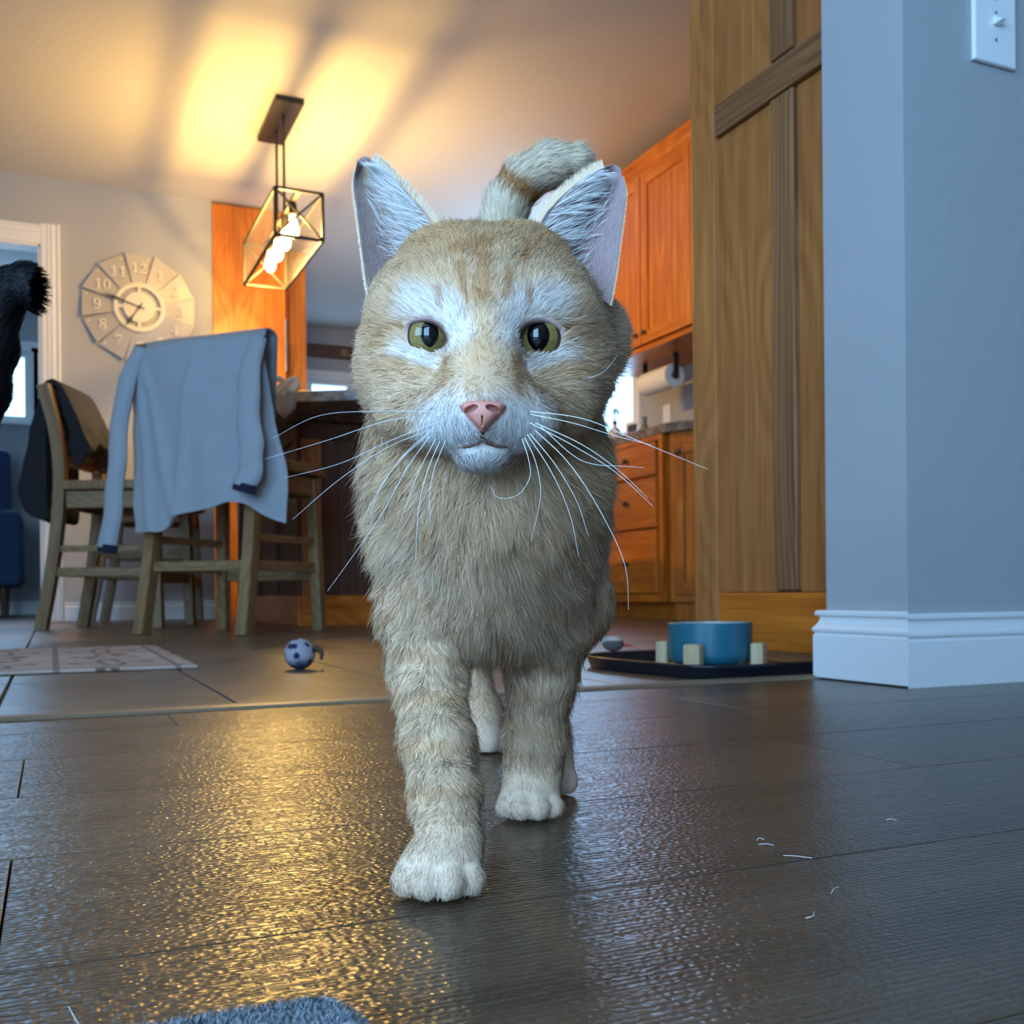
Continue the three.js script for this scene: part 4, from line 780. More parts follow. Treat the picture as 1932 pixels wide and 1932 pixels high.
// ---------------------------------------------------------------- the ginger cat, in axes that lie along the view: x right, y up, z towards the viewer, 0.5 m away
const D0 = 0.5;
const K = (px, py, d) => { const [u, v] = dir(px, py); return [u * d, EYE + v * d, -(d - D0)]; };
const floorK2 = (px, d) => [dir(px, 1500)[0] * d, 0, -(d - D0)];
const cat = thing('cat', 'ginger and cream cat walking straight towards the viewer', 'cat', [...(() => { const [x, z] = toXZ(0, D0); return [x, 0, z]; })()], -YAW);
const NOSE = K(910, 775, 0.452);
const headFlow = (x, y, z) => { const dx = x - NOSE[0], dy = y - NOSE[1] - 0.004, dz = z - NOSE[2] - 0.012; return [dx * 1.25, dy, dz * 0.7]; };
const chestX = K(912, 900, 0.56)[0];
const chestFlow = (x, y, z) => { const k = (x - chestX) * 16; return [k * 0.9, -0.75, -0.25 * Math.abs(k)]; };
const backFlow = [0, -0.45, -1], down = [0, -1, 0];
const H = { flow: headFlow, len: 0.0085, lift: 0.38, k: 0.014, clump: 0.25 }, CH = { flow: chestFlow, len: 0.028, lift: 0.40, k: 0.035, clump: 1.9 }, BD = { flow: backFlow, len: 0.018, lift: 0.35, k: 0.04 };
const LG = { flow: down, len: 0.0095, lift: 0.34, k: 0.016, clump: 0.7 }, PW = { flow: [0, -0.6, 0.5], len: 0.0034, lift: 0.3, k: 0.0045 };
const catPrims = [];
const cap = (a, ra, b, rb, o) => catPrims.push(capsule(a, ra, b, rb, o)), ell = (c, r, o) => catPrims.push(ellip(c, r, o));
// trunk
cap(K(912, 700, 0.57), 0.0475, K(914, 900, 0.575), 0.0465, { ...CH, len: 0.020 });
cap(K(914, 900, 0.575), 0.0465, K(914, 1050, 0.585), 0.0425, CH);
cap([-0.012, 0.205, -0.09], 0.055, [-0.008, 0.212, -0.27], 0.062, BD);
cap([-0.008, 0.212, -0.27], 0.062, [0.0, 0.222, -0.40], 0.056, BD);
cap(K(846, 1030, 0.578), 0.0265, K(826, 1160, 0.57), 0.0225, { ...CH, flow: (x, y, z) => [-0.6, -0.8, -0.2], len: 0.015 });
cap(K(1000, 1030, 0.6), 0.0275, K(1014, 1160, 0.605), 0.0235, { ...CH, flow: (x, y, z) => [0.6, -0.8, -0.2], len: 0.015 });
ell(K(1104, 638, 0.572), [0.0195, 0.0235, 0.022], { ...H, len: 0.014, lift: 0.5, k: 0.03 });
// fore legs
const legL = [[800, 1160, 0.568, 0.0205], [808, 1270, 0.552, 0.0158], [826, 1400, 0.518, 0.0136], [840, 1500, 0.494, 0.0124], [848, 1600, 0.474, 0.0112], [838, 1650, 0.468, 0.0125]];
for (let i = 0; i < legL.length - 1; i++) { const [a, b] = [legL[i], legL[i + 1]]; cap(K(a[0], a[1], a[2]), a[3], K(b[0], b[1], b[2]), b[3], { ...LG, len: i < 2 ? 0.0105 : 0.0075 }); }
const legR = [[1034, 1160, 0.606, 0.0210], [1022, 1270, 0.616, 0.0165], [1012, 1380, 0.625, 0.0146], [1006, 1460, 0.628, 0.0138], [1001, 1500, 0.624, 0.0135]];
for (let i = 0; i < legR.length - 1; i++) { const [a, b] = [legR[i], legR[i + 1]]; cap(K(a[0], a[1], a[2]), a[3], K(b[0], b[1], b[2]), b[3], { ...LG, len: i < 2 ? 0.0105 : 0.0075 }); }
// paws: pad mass and four toes
function paw(px, d, w, o = {}) {
  const c = floorK2(px, d), s = w / 0.039;
  ell([c[0], 0.0135 * s, c[2] - 0.003], [0.0165 * s, 0.0125 * s, 0.017 * s], { ...PW, k: 0.008 });
  [[-0.0142, 0.0095, 0.0050, 0.0078], [-0.0050, 0.0102, 0.0115, 0.0084], [0.0050, 0.0102, 0.0115, 0.0084], [0.0142, 0.0095, 0.0050, 0.0078]].forEach(([x, y, z, r], i) => {
    const X = c[0] + x * s, lean = (o.lean ?? 0) * s;
    cap([X + lean, y * s * 0.92, c[2] + z * s], r * s * 0.96, [X * 0.8 + c[0] * 0.2, y * s * 1.45, c[2] + z * s - 0.012], r * s * 0.9, { ...PW, k: 0.0018 });
  });
}
paw(827, 0.4625, 0.0375); paw(999, 0.617, 0.0365); paw(914, 0.878, 0.034); paw(1032, 0.692, 0.034);
// hind legs
const hind = (pts) => { for (let i = 0; i < pts.length - 1; i++) cap(pts[i][0], pts[i][1], pts[i + 1][0], pts[i + 1][1], { ...LG, len: 0.01, k: 0.02 }); };
hind([[[-0.042, 0.19, -0.385], 0.045], [[-0.045, 0.125, -0.36], 0.03], [[-0.038, 0.082, -0.445], 0.0145], [[K(914, 1370, 0.885)[0], 0.03, -0.392], 0.0115], [[K(914, 1370, 0.88)[0], 0.016, -0.375], 0.012]]);
hind([[[0.035, 0.19, -0.375], 0.045], [[0.042, 0.125, -0.28], 0.03], [[0.034, 0.085, -0.30], 0.0145], [[K(1032, 1470, 0.72)[0], 0.032, -0.215], 0.0115], [[K(1032, 1480, 0.70)[0], 0.016, -0.19], 0.012]]);
// tail
const tailPts = [[[0.002, 0.245, -0.44], 0.021], [[0.0, 0.30, -0.452], 0.0165], [[-0.001, 0.36, -0.45], 0.0150], [K(948, 425, 0.935), 0.0150], [K(957, 385, 0.93), 0.0148], [K(985, 342, 0.925), 0.0147], [K(1030, 314, 0.92), 0.0143], [K(1080, 305, 0.915), 0.0125]];
for (let i = 0; i < tailPts.length - 1; i++) { const [a, ra] = tailPts[i], [b, rb] = tailPts[i + 1]; cap(a, ra, b, rb, { k: 0.012, len: 0.014, lift: 0.5, flow: [b[0] - a[0], b[1] - a[1], b[2] - a[2]] }); }
// head
ell(K(914, 602, 0.54), [0.0605, 0.0425, 0.049], H);
ell(K(914, 660, 0.532), [0.057, 0.040, 0.044], H);
cap(K(912, 590, 0.500), 0.019, K(910, 725, 0.475), 0.0152, { ...H, len: 0.0045, lift: 0.25, k: 0.018 });
cap(K(910, 725, 0.474), 0.0148, K(910, 764, 0.464), 0.0098, { ...H, len: 0.003, lift: 0.25 });
ell(K(858, 792, 0.484), [0.0215, 0.0145, 0.0175], { ...H, len: 0.006, lift: 0.32, k: 0.016 }); ell(K(963, 792, 0.484), [0.0215, 0.0145, 0.0175], { ...H, len: 0.006, lift: 0.32, k: 0.016 });
ell(K(800, 760, 0.508), [0.022, 0.02, 0.018], { ...H, len: 0.009, k: 0.016 }); ell(K(1024, 760, 0.508), [0.022, 0.02, 0.018], { ...H, len: 0.009, k: 0.016 });
ell(K(911, 849, 0.484), [0.0145, 0.0085, 0.014], { ...H, len: 0.0075, k: 0.005, flow: [0, -1, 0.25] });
ell(K(786, 706, 0.53), [0.0275, 0.029, 0.026], { ...H, len: 0.012, lift: 0.45 }); ell(K(1042, 706, 0.53), [0.0275, 0.029, 0.026], { ...H, len: 0.012, lift: 0.45 });
ell(K(806, 586, 0.508), [0.022, 0.0135, 0.0165], H); ell(K(1018, 586, 0.508), [0.022, 0.0135, 0.0165], H);
ell(K(850, 492, 0.55), [0.024, 0.016, 0.026], H); ell(K(980, 492, 0.55), [0.024, 0.016, 0.026], H);
// eye openings: almond outlines on the face
const eyeL = [[75, 205], [150, 188], [240, 183], [330, 198], [410, 238], [470, 300], [510, 370], [525, 440], [520, 515], [440, 524], [350, 522], [270, 505], [200, 460], [140, 390], [105, 310], [85, 250]].map(([a, b]) => [760 + a * 0.1605, 580 + b * 0.1605]);
const eyeR = [[1365, 420], [1375, 350], [1420, 285], [1480, 235], [1560, 203], [1640, 193], [1720, 205], [1790, 240], [1835, 262], [1815, 340], [1790, 420], [1740, 490], [1670, 540], [1590, 560], [1500, 552], [1420, 532], [1370, 500]].map(([a, b]) => [760 + a * 0.1605, 580 + b * 0.1605]);
const ED = 0.492, eyes = [eyeL, eyeR].map((poly) => { const pts = poly.map(([a, b]) => K(a, b, ED)); const cx = pts.reduce((s, p) => s + p[0], 0) / pts.length, cy = pts.reduce((s, p) => s + p[1], 0) / pts.length; return { pts, cx, cy, z: -(ED - D0) }; });
function polyDist(pts, x, y) {
  let d = 1e9, inside = false;
  for (let i = 0, j = pts.length - 1; i < pts.length; j = i++) {
    const ax = pts[j][0], ay = pts[j][1], bx2 = pts[i][0] - ax, by2 = pts[i][1] - ay, h = clamp(((x - ax) * bx2 + (y - ay) * by2) / (bx2 * bx2 + by2 * by2), 0, 1);
    d = Math.min(d, Math.hypot(x - ax - bx2 * h, y - ay - by2 * h));
    if ((pts[i][1] > y) !== (pts[j][1] > y) && x < (pts[j][0] - pts[i][0]) * (y - pts[i][1]) / (pts[j][1] - pts[i][1]) + pts[i][0]) inside = !inside;
  }
  return inside ? -d : d;
}
const eyeDist = (x, y, z) => { if (z < -0.04 || y < 0.2 || y > 0.32) return 1; let d = 1; for (const e of eyes) if (Math.abs(x - e.cx) < 0.03 && Math.abs(y - e.cy) < 0.03) d = Math.min(d, polyDist(e.pts, x, y)); return d; };
const NP = [[866, 762], [878, 757], [910, 756], [942, 757], [954, 762], [936, 782], [920, 800], [910, 808], [900, 800], [884, 782]].map(([a, b]) => K(a, b, 0.452));
const carveCat = (d, x, y, z) => {
  if (z > -0.03 && d < 0.02 && d > -0.03) {
    const e = eyeDist(x, y, z);
    if (e < 0.01) { const c = Math.max(e, -(z + 0.014)), k = 0.0022, h = Math.max(k - Math.abs(d + c), 0) / k; d = Math.max(d, -c) + h * h * k * 0.25; }
  }
  return Math.max(d, 0.0012 - y);
};
const catField = fieldOf(catPrims, carveCat);
// where the view ray through a pixel meets the skin
const onSkin = (a, b, near = 0.43) => { let d = near; for (; d < 0.6; d += 0.0006) { const q = K(a, b, d); if (catField(q[0], q[1], q[2]) < 0) return q; } return K(a, b, d); };
const mouthPx = [[[864, 845], [886, 841], [902, 834], [910, 827]], [[910, 827], [919, 834], [937, 841], [960, 844]], [[910, 806], [910, 827]]], mouthPts = mouthPx.map((l) => { const out = []; for (let i = 0; i < l.length - 1; i++) for (let k = 0; k < 4; k++) out.push(onSkin(l[i][0] + (l[i + 1][0] - l[i][0]) * k / 4, l[i][1] + (l[i + 1][1] - l[i][1]) * k / 4)); out.push(onSkin(...l[l.length - 1])); return out; });
const mouthDist = (x, y, z) => { if (z < 0 || y > 0.225 || y < 0.18) return 1; let m = 1; for (const l of mouthPts) for (const q of l) m = Math.min(m, Math.hypot(x - q[0], y - q[1], z - q[2])); return m; };
const skin = skinMesh(catField, [-0.115, 0, -0.50], [0.105, 0.58, 0.075], 0.0024);
// coat: cream ginger with white muzzle, stripes where the photograph shows them (marks given on the face, in its own axes)
const mark = (list, d, r, soft) => { const pts = list.map(([a, b]) => K(a, b, d)); return (x, y) => { let m = 1e9; for (let i = 0; i < pts.length - 1; i++) { const [ax, ay] = pts[i], bx2 = pts[i + 1][0] - ax, by2 = pts[i + 1][1] - ay, h = clamp(((x - ax) * bx2 + (y - ay) * by2) / (bx2 * bx2 + by2 * by2 || 1), 0, 1); m = Math.min(m, Math.hypot(x - ax - bx2 * h, y - ay - by2 * h)); } return 1 - sstep(r * (1 - soft), r * (1 + soft), m); }; };
const px = (n) => n * 0.5 / 1950;
const darkMarks = [mark([[900, 468], [912, 520], [914, 582]], 0.495, px(17), 0.6), mark([[868, 520], [876, 560], [890, 594]], 0.495, px(8), 0.6), mark([[960, 535], [950, 588]], 0.495, px(8), 0.6), mark([[834, 566], [836, 596]], 0.495, px(6), 0.6), mark([[991, 576], [989, 598]], 0.495, px(6), 0.6), mark([[860, 500], [885, 492]], 0.51, px(12), 0.9), mark([[985, 480], [978, 520]], 0.51, px(10), 0.9), mark([[772, 622], [735, 634]], 0.5, px(4), 0.6), mark([[1056, 622], [1112, 640]], 0.5, px(5), 0.6), mark([[846, 690], [850, 728], [826, 746]], 0.48, px(7), 0.7), mark([[972, 690], [976, 742]], 0.48, px(8), 0.7)];
const midMarks = [mark([[735, 700], [830, 712]], 0.5, px(20), 0.8), mark([[1010, 712], [1100, 690]], 0.5, px(22), 0.8), mark([[700, 620], [740, 660]], 0.52, px(20), 0.9), mark([[800, 470], [1030, 470]], 0.52, px(45), 0.8), mark([[912, 640], [910, 740]], 0.47, px(22), 0.9)];
const whiteMarks = [mark([[790, 575], [850, 600], [860, 650]], 0.49, px(27), 1.0), mark([[1040, 575], [975, 600], [965, 650]], 0.49, px(27), 1.0), mark([[770, 660], [820, 685]], 0.49, px(16), 0.7), mark([[1000, 690], [1055, 665]], 0.49, px(16), 1.0)], muzzleMarks = [mark([[840, 800], [910, 815], [980, 800]], 0.47, px(52), 0.6), mark([[885, 862], [935, 862]], 0.475, px(34), 0.6)];
const CREAM = [0.86, 0.595, 0.375], GINGER = [0.68, 0.37, 0.155], DEEP = [0.50, 0.20, 0.05], WHITE = [0.93, 0.87, 0.82], PALE = [0.90, 0.70, 0.48];
const mix3 = (a, b, t) => [a[0] + (b[0] - a[0]) * t, a[1] + (b[1] - a[1]) * t, a[2] + (b[2] - a[2]) * t];
const tailC = tailPts.map((t) => t[0]);
function coat(x, y, z) {
  const n = noise3(x * 60, y * 60, z * 60), n2 = noise3(x * 22 + 5, y * 22, z * 22);
  let c = mix3(CREAM, GINGER, clamp(0.10 + 0.55 * (n2 - 0.35) + 0.2 * (n - 0.5), 0, 1));
  if (z > -0.085 && y > 0.185) {                               // face
    const wob = 0.0016 * (n - 0.5) * 2, fx = x + wob, fy = y + wob;
    let w = 0, m = 0, d = 0; for (const f of whiteMarks) w = Math.max(w, f(fx, fy)); let mz = 0; for (const f of muzzleMarks) mz = Math.max(mz, f(fx, fy)); for (const f of midMarks) m = Math.max(m, f(fx, fy)); for (const f of darkMarks) d = Math.max(d, f(fx, fy));
    const front = sstep(-0.06, -0.03, z);
    c = mix3(c, GINGER, (0.25 + 0.55 * sstep(0.28, 0.31, y + 0.008 * (n2 - 0.5))) * front); c = mix3(c, GINGER, 0.5 * m * front); c = mix3(c, WHITE, Math.max(0.7 * w * front, 0.9 * mz * sstep(-0.012, 0.004, z))); c = mix3(c, DEEP, 0.62 * d * front);  // ginger deepened towards the crown also stands in for dimmer light on the forehead
  } else if (z < -0.30 && y > 0.27) {                          // tail rings
    let best = 1e9, s = 0, acc = 0; for (let i = 0; i < tailC.length - 1; i++) { const a = tailC[i], b = tailC[i + 1], L = Math.hypot(b[0] - a[0], b[1] - a[1], b[2] - a[2]), h = clamp(((x - a[0]) * (b[0] - a[0]) + (y - a[1]) * (b[1] - a[1]) + (z - a[2]) * (b[2] - a[2])) / (L * L), 0, 1), q = Math.hypot(x - a[0] - (b[0] - a[0]) * h, y - a[1] - (b[1] - a[1]) * h, z - a[2] - (b[2] - a[2]) * h); if (q < best) { best = q; s = acc + h * L; } acc += L; }
    const rest = acc - s, band = Math.max(1 - sstep(0.004, 0.011, Math.abs(rest - 0.062)), 1 - sstep(0.006, 0.013, Math.abs(rest - 0.125)), sstep(0.17, 0.2, rest));
    c = mix3(PALE, DEEP, clamp(band * 0.95 + 0.15 * (n - 0.5), 0, 1));
  } else if (y < 0.145) {                                      // legs: pale, faint rings, white toes
    const ring = 0.5 + 0.5 * Math.sin((y + 0.01 * (n2 - 0.5)) * 330 + x * 40); c = mix3(c, GINGER, 0.4 * sstep(0.55, 0.95, ring) * sstep(0.03, 0.05, y)); c = mix3(c, WHITE, 0.14 * (1 - sstep(0.012, 0.04, y)));
  } else c = mix3(c, GINGER, 0.28 * sstep(0.5, 0.75, noise3(x * 18, y * 55, z * 18)));
  return c;
}
const SKIN = [0.55, 0.36, 0.31];
tint(skin, (x, y, z) => { const e = eyeDist(x, y, z), c = coat(x, y, z); if (z > -0.03 && e < 0.0025) return mix3([0.12, 0.06, 0.05], SKIN, sstep(-0.0005, 0.0022, e)); const nd = z > 0 ? polyDist(NP, x, y) : 1; return nd < 0.001 ? [0.5, 0.24, 0.19] : mix3(c, SKIN, z > 0.02 && y < 0.235 && y > 0.2 ? 0.25 : 0.12); });
// ears: curved sheets with a back, along outlines on the head, merged into the skin
function ear(inner, outer, d, bowl, depthIn, depthOut) {
  // inner / outer edge curves from base to tip; bowl pushes the middle away from the viewer
  const n = 30, m = 18, C = (list) => { const c = new THREE.CatmullRomCurve3(list.map(([a, b]) => new THREE.Vector3(a, b, 0))); return (t) => c.getPoint(t); }, I = C(inner), O = C(outer), P = [], pos = [], idx = [], col = [];
  const f = (s, t, back) => { const a = I(t), b = O(t), e = Math.sin(Math.PI * s), dd = d + depthIn * (1 - s) + depthOut * s + bowl * e * (1 - t * 0.75) + (back ? 0.0016 + 0.0026 * Math.pow(e, 0.6) : 0); const q = K(a.x + (b.x - a.x) * s, a.y + (b.y - a.y) * s, dd); return q; };
  for (const back of [0, 1]) for (let j = 0; j <= n; j++) for (let i = 0; i <= m; i++) { const s = i / m, t = j / n; pos.push(...f(s, t, back)); const rim = Math.min(s, 1 - s, (1 - t) * 1.5); col.push(...(back ? mix3(CREAM, GINGER, 0.4) : mix3([0.36, 0.235, 0.225], [0.40, 0.215, 0.20], sstep(0.05, 0.5, rim)))); }
  const w = m + 1, N = w * (n + 1);
  for (let j = 0; j < n; j++) for (let i = 0; i < m; i++) { const a = j * w + i; idx.push(a, a + 1, a + w, a + 1, a + w + 1, a + w, N + a, N + a + w, N + a + 1, N + a + 1, N + a + w, N + a + w + 1); }
  const edge = (a, b) => idx.push(a, b, N + a, b, N + b, N + a);
  for (let j = 0; j < n; j++) { edge(j * w, (j + 1) * w); edge((j + 1) * w + m, j * w + m); }
  for (let i = 0; i < m; i++) edge(n * w + i, n * w + i + 1);
  const g = new THREE.BufferGeometry(); g.setAttribute('position', new THREE.Float32BufferAttribute(pos, 3)); g.setAttribute('color', new THREE.Float32BufferAttribute(col, 3)); g.setAttribute('uv', new THREE.BufferAttribute(new Float32Array(pos.length / 3 * 2), 2)); g.setIndex(idx); g.computeVertexNormals();
  return { g, f };
}
const earL = ear([[838, 470], [812, 415], [782, 378], [745, 340], [718, 314], [700, 303]], [[700, 575], [690, 530], [682, 470], [673, 400], [667, 345], [673, 314]], 0.53, 0.020, 0.004, 0.0);
const earR = ear([[1000, 470], [1024, 412], [1055, 375], [1090, 345], [1120, 325], [1142, 317]], [[1150, 575], [1160, 520], [1168, 460], [1176, 400], [1179, 358], [1172, 330]], 0.53, 0.020, 0.004, 0.0);
const body = part('body', mergeGeometries([skin, earL.g, earR.g].map((g) => { const h = new THREE.BufferGeometry(); for (const k of ['position', 'normal', 'uv', 'color']) h.setAttribute(k, g.attributes[k]); h.setIndex(g.index); return h; })), std({ vertexColors: true, roughness: 0.8 }), cat);
// fur
const fur = new Fur(620000), guard = new Fur(24000);
{
  const o = { tmp: new Float32Array(catPrims.length), width: 0.00022 }, cnt = [0, 0, 0, 0];
  const hidden = (z) => z < -0.13 ? 0.05 : z < -0.1 ? 0.35 : 1;
  scatter(skin, 3.4e6, (x, y, z) => { let k = hidden(z); if (z > -0.09 && y > 0.2) k *= 1.35; else k *= 1.75; if (y < 0.03) k *= 1.1; if (z < -0.3 && y > 0.3) k = 0.32; return k; }, (x, y, z, nx, ny, nz) => {
    if (z > -0.03 && y > 0.19) { const e = eyeDist(x, y, z); if (e < 0.0017) return; if (z > 0.005 && polyDist(NP, x, y) < 0.0012) return; if (mouthDist(x, y, z) < 0.0024) return; }
    if (nz < -0.6 && z > -0.2) return;
    if (y < 0.004) return;
    cnt[z < -0.13 ? 0 : y > 0.2 && z > -0.09 ? 1 : y < 0.14 ? 2 : 3]++;
    o.width = z > -0.09 && y > 0.2 ? 0.00019 : y < 0.03 ? 0.00017 : 0.00024;
    const g = rnd() < 0.034; o.long = g ? 1.2 : 1; o.raise = g ? 1.7 : 1;
    hairAt(g ? guard : fur, catPrims, null, coat, o, x, y, z, nx, ny, nz);
  });
  console.log('counts rear head legs chest', ...cnt);
  // ear rims and the pale tufts that grow from the inner edge across the cup
  for (const [E, sgn] of [[earL, 1], [earR, -1]]) {
    for (let k = 0; k < 1700; k++) {
      const s = Math.pow(rnd(), 1.6) * 0.62, t = rnd() * 0.72, p = E.f(s + 0.02, t, 0), q = E.f(Math.min(1, s + 0.3), Math.min(1, t + 0.22), 0), r = rnd();
      let dx = q[0] - p[0], dy = q[1] - p[1], dz = q[2] - p[2] + 0.006 + 0.01 * r; const l = Math.hypot(dx, dy, dz); dx /= l; dy /= l; dz /= l;
      const len = (0.012 + 0.016 * rnd()) * (1 - t * 0.45) * (s < 0.25 ? 1 : 0.6); if (s > 0.3 && rnd() > 0.35) continue;
      const wob = (noise3(p[0] * 300, p[1] * 300, 3) - 0.5) * 0.7; dy += wob; dx += wob * 0.4 * sgn;
      const v = 0.9 + 0.2 * rnd();
      fur.add(p[0], p[1], p[2], 0, 0.2, 1, dx, dy, dz, dx * 0.9, dy * 0.8 - 0.1, dz * 0.5, len, 0.00017, [0.64 * v, 0.57 * v, 0.53 * v], [0.74 * v, 0.68 * v, 0.63 * v], (rnd() - 0.5) * 2);
    }
    for (let k = 0; k < 5200; k++) {      // short velvet inside and along the rims
      const s = rnd(), t = rnd(), p = E.f(s, t, 0), a = E.f(s, Math.min(1, t + 0.05), 0); let dx = a[0] - p[0], dy = a[1] - p[1], dz = 0.3 * Math.abs(a[1] - p[1]) + 0.0004; const l = Math.hypot(dx, dy, dz) || 1; dx /= l; dy /= l; dz /= l;
      fur.add(p[0], p[1], p[2], 0, 0, 1, dx, dy, dz, dx, dy, dz, 0.003 + 0.002 * rnd(), 0.00014, [0.38, 0.26, 0.245], [0.44, 0.31, 0.29], (rnd() - 0.5) * 2);
    }
    for (let k = 0; k < 2600; k++) {
      const side = rnd() < 0.5, t = rnd(), p = E.f(side ? 0 : 1, t, 0), a = E.f(0.5, t, 0); let dx = p[0] - a[0], dy = p[1] - a[1] + 0.4 * Math.abs(p[0] - a[0]), dz = (rnd() - 0.5) * 0.004; const l = Math.hypot(dx, dy, dz) || 1;
      const bias = side ? 0.5 : 0.5; dx /= l; dy = dy / l + bias; dz /= l;
      fur.add(p[0], p[1], p[2] - 0.001, 0, 0, 1, dx * 0.5, dy, dz, dx * 0.35, dy, dz, 0.0025 + 0.003 * rnd(), 0.00014, CREAM, PALE, (rnd() - 0.5) * 2);
    }
    scatter((() => { const g = E.g.clone(); return g; })(), 2.6e6, () => 1, (x, y, z, nx, ny, nz) => { if (nz > -0.45) return; const tp = E.f(0.5, 1, 0), tx = tp[0] - x, ty = tp[1] - y, tz = tp[2] - z + 0.002, tl = Math.hypot(tx, ty, tz) || 1; fur.add(x, y, z, nx, ny, nz, tx / tl + nx * 0.15, ty / tl, tz / tl + nz * 0.15, tx / tl, ty / tl, tz / tl - 0.1, 0.0028 + 0.002 * rnd(), 0.0002, mix3(CREAM, GINGER, 0.35), CREAM, (rnd() - 0.5) * 2); });
  }
}
console.log('ginger hairs', fur.k, 'skin faces', skin.index.count / 3);
const furMesh = part('fur', fur.geometry(), std({ vertexColors: true, roughness: 0.75, side: THREE.DoubleSide }), cat); furMesh.userData.kind = 'stuff';
const guardMesh = part('guard_hair', guard.geometry(), new THREE.MeshPhysicalMaterial({ vertexColors: true, roughness: 1, side: THREE.DoubleSide, transmission: 0.5, thickness: 0, specularIntensity: 0.3 }), cat); guardMesh.userData.kind = 'stuff';
// eyes
{
  const iris = (pw, ph, ox, oy) => tex(512, 512, (u, v) => {
    const x = (u - 0.5) * 2, y = (v - 0.5) * 2, r = Math.hypot(x, y), a = Math.atan2(y, x), px2 = (x - ox) / pw, py2 = (y - oy) / ph, pr = Math.pow(Math.abs(px2), 1.6) + Math.pow(Math.abs(py2), 1.9);
    const rays = 0.5 * tileNoise((a / 6.2832 + 0.5) * 70, r * 5, 70, 9, 3) + 0.5 * tileNoise((a / 6.2832 + 0.5) * 24, r * 3, 24, 9, 4);
    let c = ramp([[92, 76, 42], [124, 106, 58], [150, 130, 78]], 0.25 + 0.6 * rays + 0.15 * r);
    const limb = sstep(0.70, 0.80, r), pup = 1 - sstep(0.9, 1.12, pr);
    c = mix3(c, [0.10, 0.07, 0.05], limb); return mix3(c, [0.008, 0.008, 0.012], pup);
  });
  const R = 0.0128;
  [[eyes[0], [811, 638], 0.33, 0.50, 0.02, 0.07], [eyes[1], [1015, 641], 0.41, 0.58, 0.0, 0.06]].forEach(([e, [a, b], pw, ph, ox, oy]) => {
    const c = K(a, b, 0.5025), g = new THREE.SphereGeometry(R, 56, 40), p = g.attributes.position, uv = g.attributes.uv;
    for (let i = 0; i < p.count; i++) uv.setXY(i, 0.5 + p.getX(i) / R * 0.5, 0.5 + p.getY(i) / R * 0.5);
    const m = part('eye', g, new THREE.MeshPhysicalMaterial({ map: iris(pw, ph, ox, oy), roughness: 0.6, specularIntensity: 0, clearcoat: 1, clearcoatRoughness: 0.015 }), cat, c);
    m.lookAt ? null : 0; m.userData.label = 'olive-yellow eye with dark pupil';
    // turn the pupil to the viewer
    m.rotation.set(0.0, 0.0, 0.0);
    const toCam = new THREE.Vector3(-c[0], EYE - c[1], D0 - c[2] - 0.0).normalize(); m.quaternion.setFromUnitVectors(new THREE.Vector3(0, 0, 1), toCam.lerp(new THREE.Vector3(0, 0, 1), 0.45).normalize());
  });
}
// nose leather: own fine skin
{
  const c = K(910, 775, 0.4535), pts = NP, field = (x, y, z) => {
    const e = polyDist(pts, x, y) - 0.0004, dome = Math.hypot((x - c[0]) / 1.25, (y - c[1] - 0.001) / 1.05, (z - c[2] + 0.0095)) - 0.0125;
    let d = Math.max(e, dome); const k = 0.003, h = Math.max(k - Math.abs(e - dome), 0) / k; d += h * h * k * 0.25;
    for (const s of [-1, 1]) { const nx = x - (K(s < 0 ? 888 : 931, 771, 0.452)[0]), ny = y - K(888, 772, 0.452)[1], nz = z - c[2] - 0.002, q = Math.hypot((nx * 0.93 + s * ny * -0.36) / 0.0033, (ny * 0.93 + s * nx * 0.36) / 0.0015, nz / 0.0085) - 1; d = Math.max(d, -q * 0.0015); }
    d = Math.max(d, -(Math.max(Math.abs(x - c[0]) - 0.0004, Math.abs(y - K(910, 797, 0.452)[1]) - 0.003, -z + c[2] - 0.0005)));
    return d;
  };
  const g = skinMesh(field, [c[0] - 0.015, c[1] - 0.013, c[2] - 0.016], [c[0] + 0.015, c[1] + 0.011, c[2] + 0.008], 0.0005);
  part('nose', tint(g, (x, y, z) => { const nz = noise3(x * 900, y * 900, z * 900); return [0.66 + 0.08 * nz, 0.25 + 0.04 * nz, 0.18 + 0.03 * nz]; }), std({ vertexColors: true, roughness: 0.45 }), cat).userData.label = 'pink nose';
}
{ // lips: a dark pink seam under the nose
  const lip = std({ color: lin(0.16, 0.065, 0.05), roughness: 0.6 });
  mouthPts.forEach((l, i) => part(i < 2 ? 'lip' : 'philtrum', tube(l.map((q) => [q[0], q[1], q[2] + 0.0003]), i < 2 ? 0.0015 : 0.0009, 24, 8, (k) => i < 2 ? (i === 0 ? 0.35 + 0.65 * k : 1 - 0.65 * k) : 1), lip, cat));
}
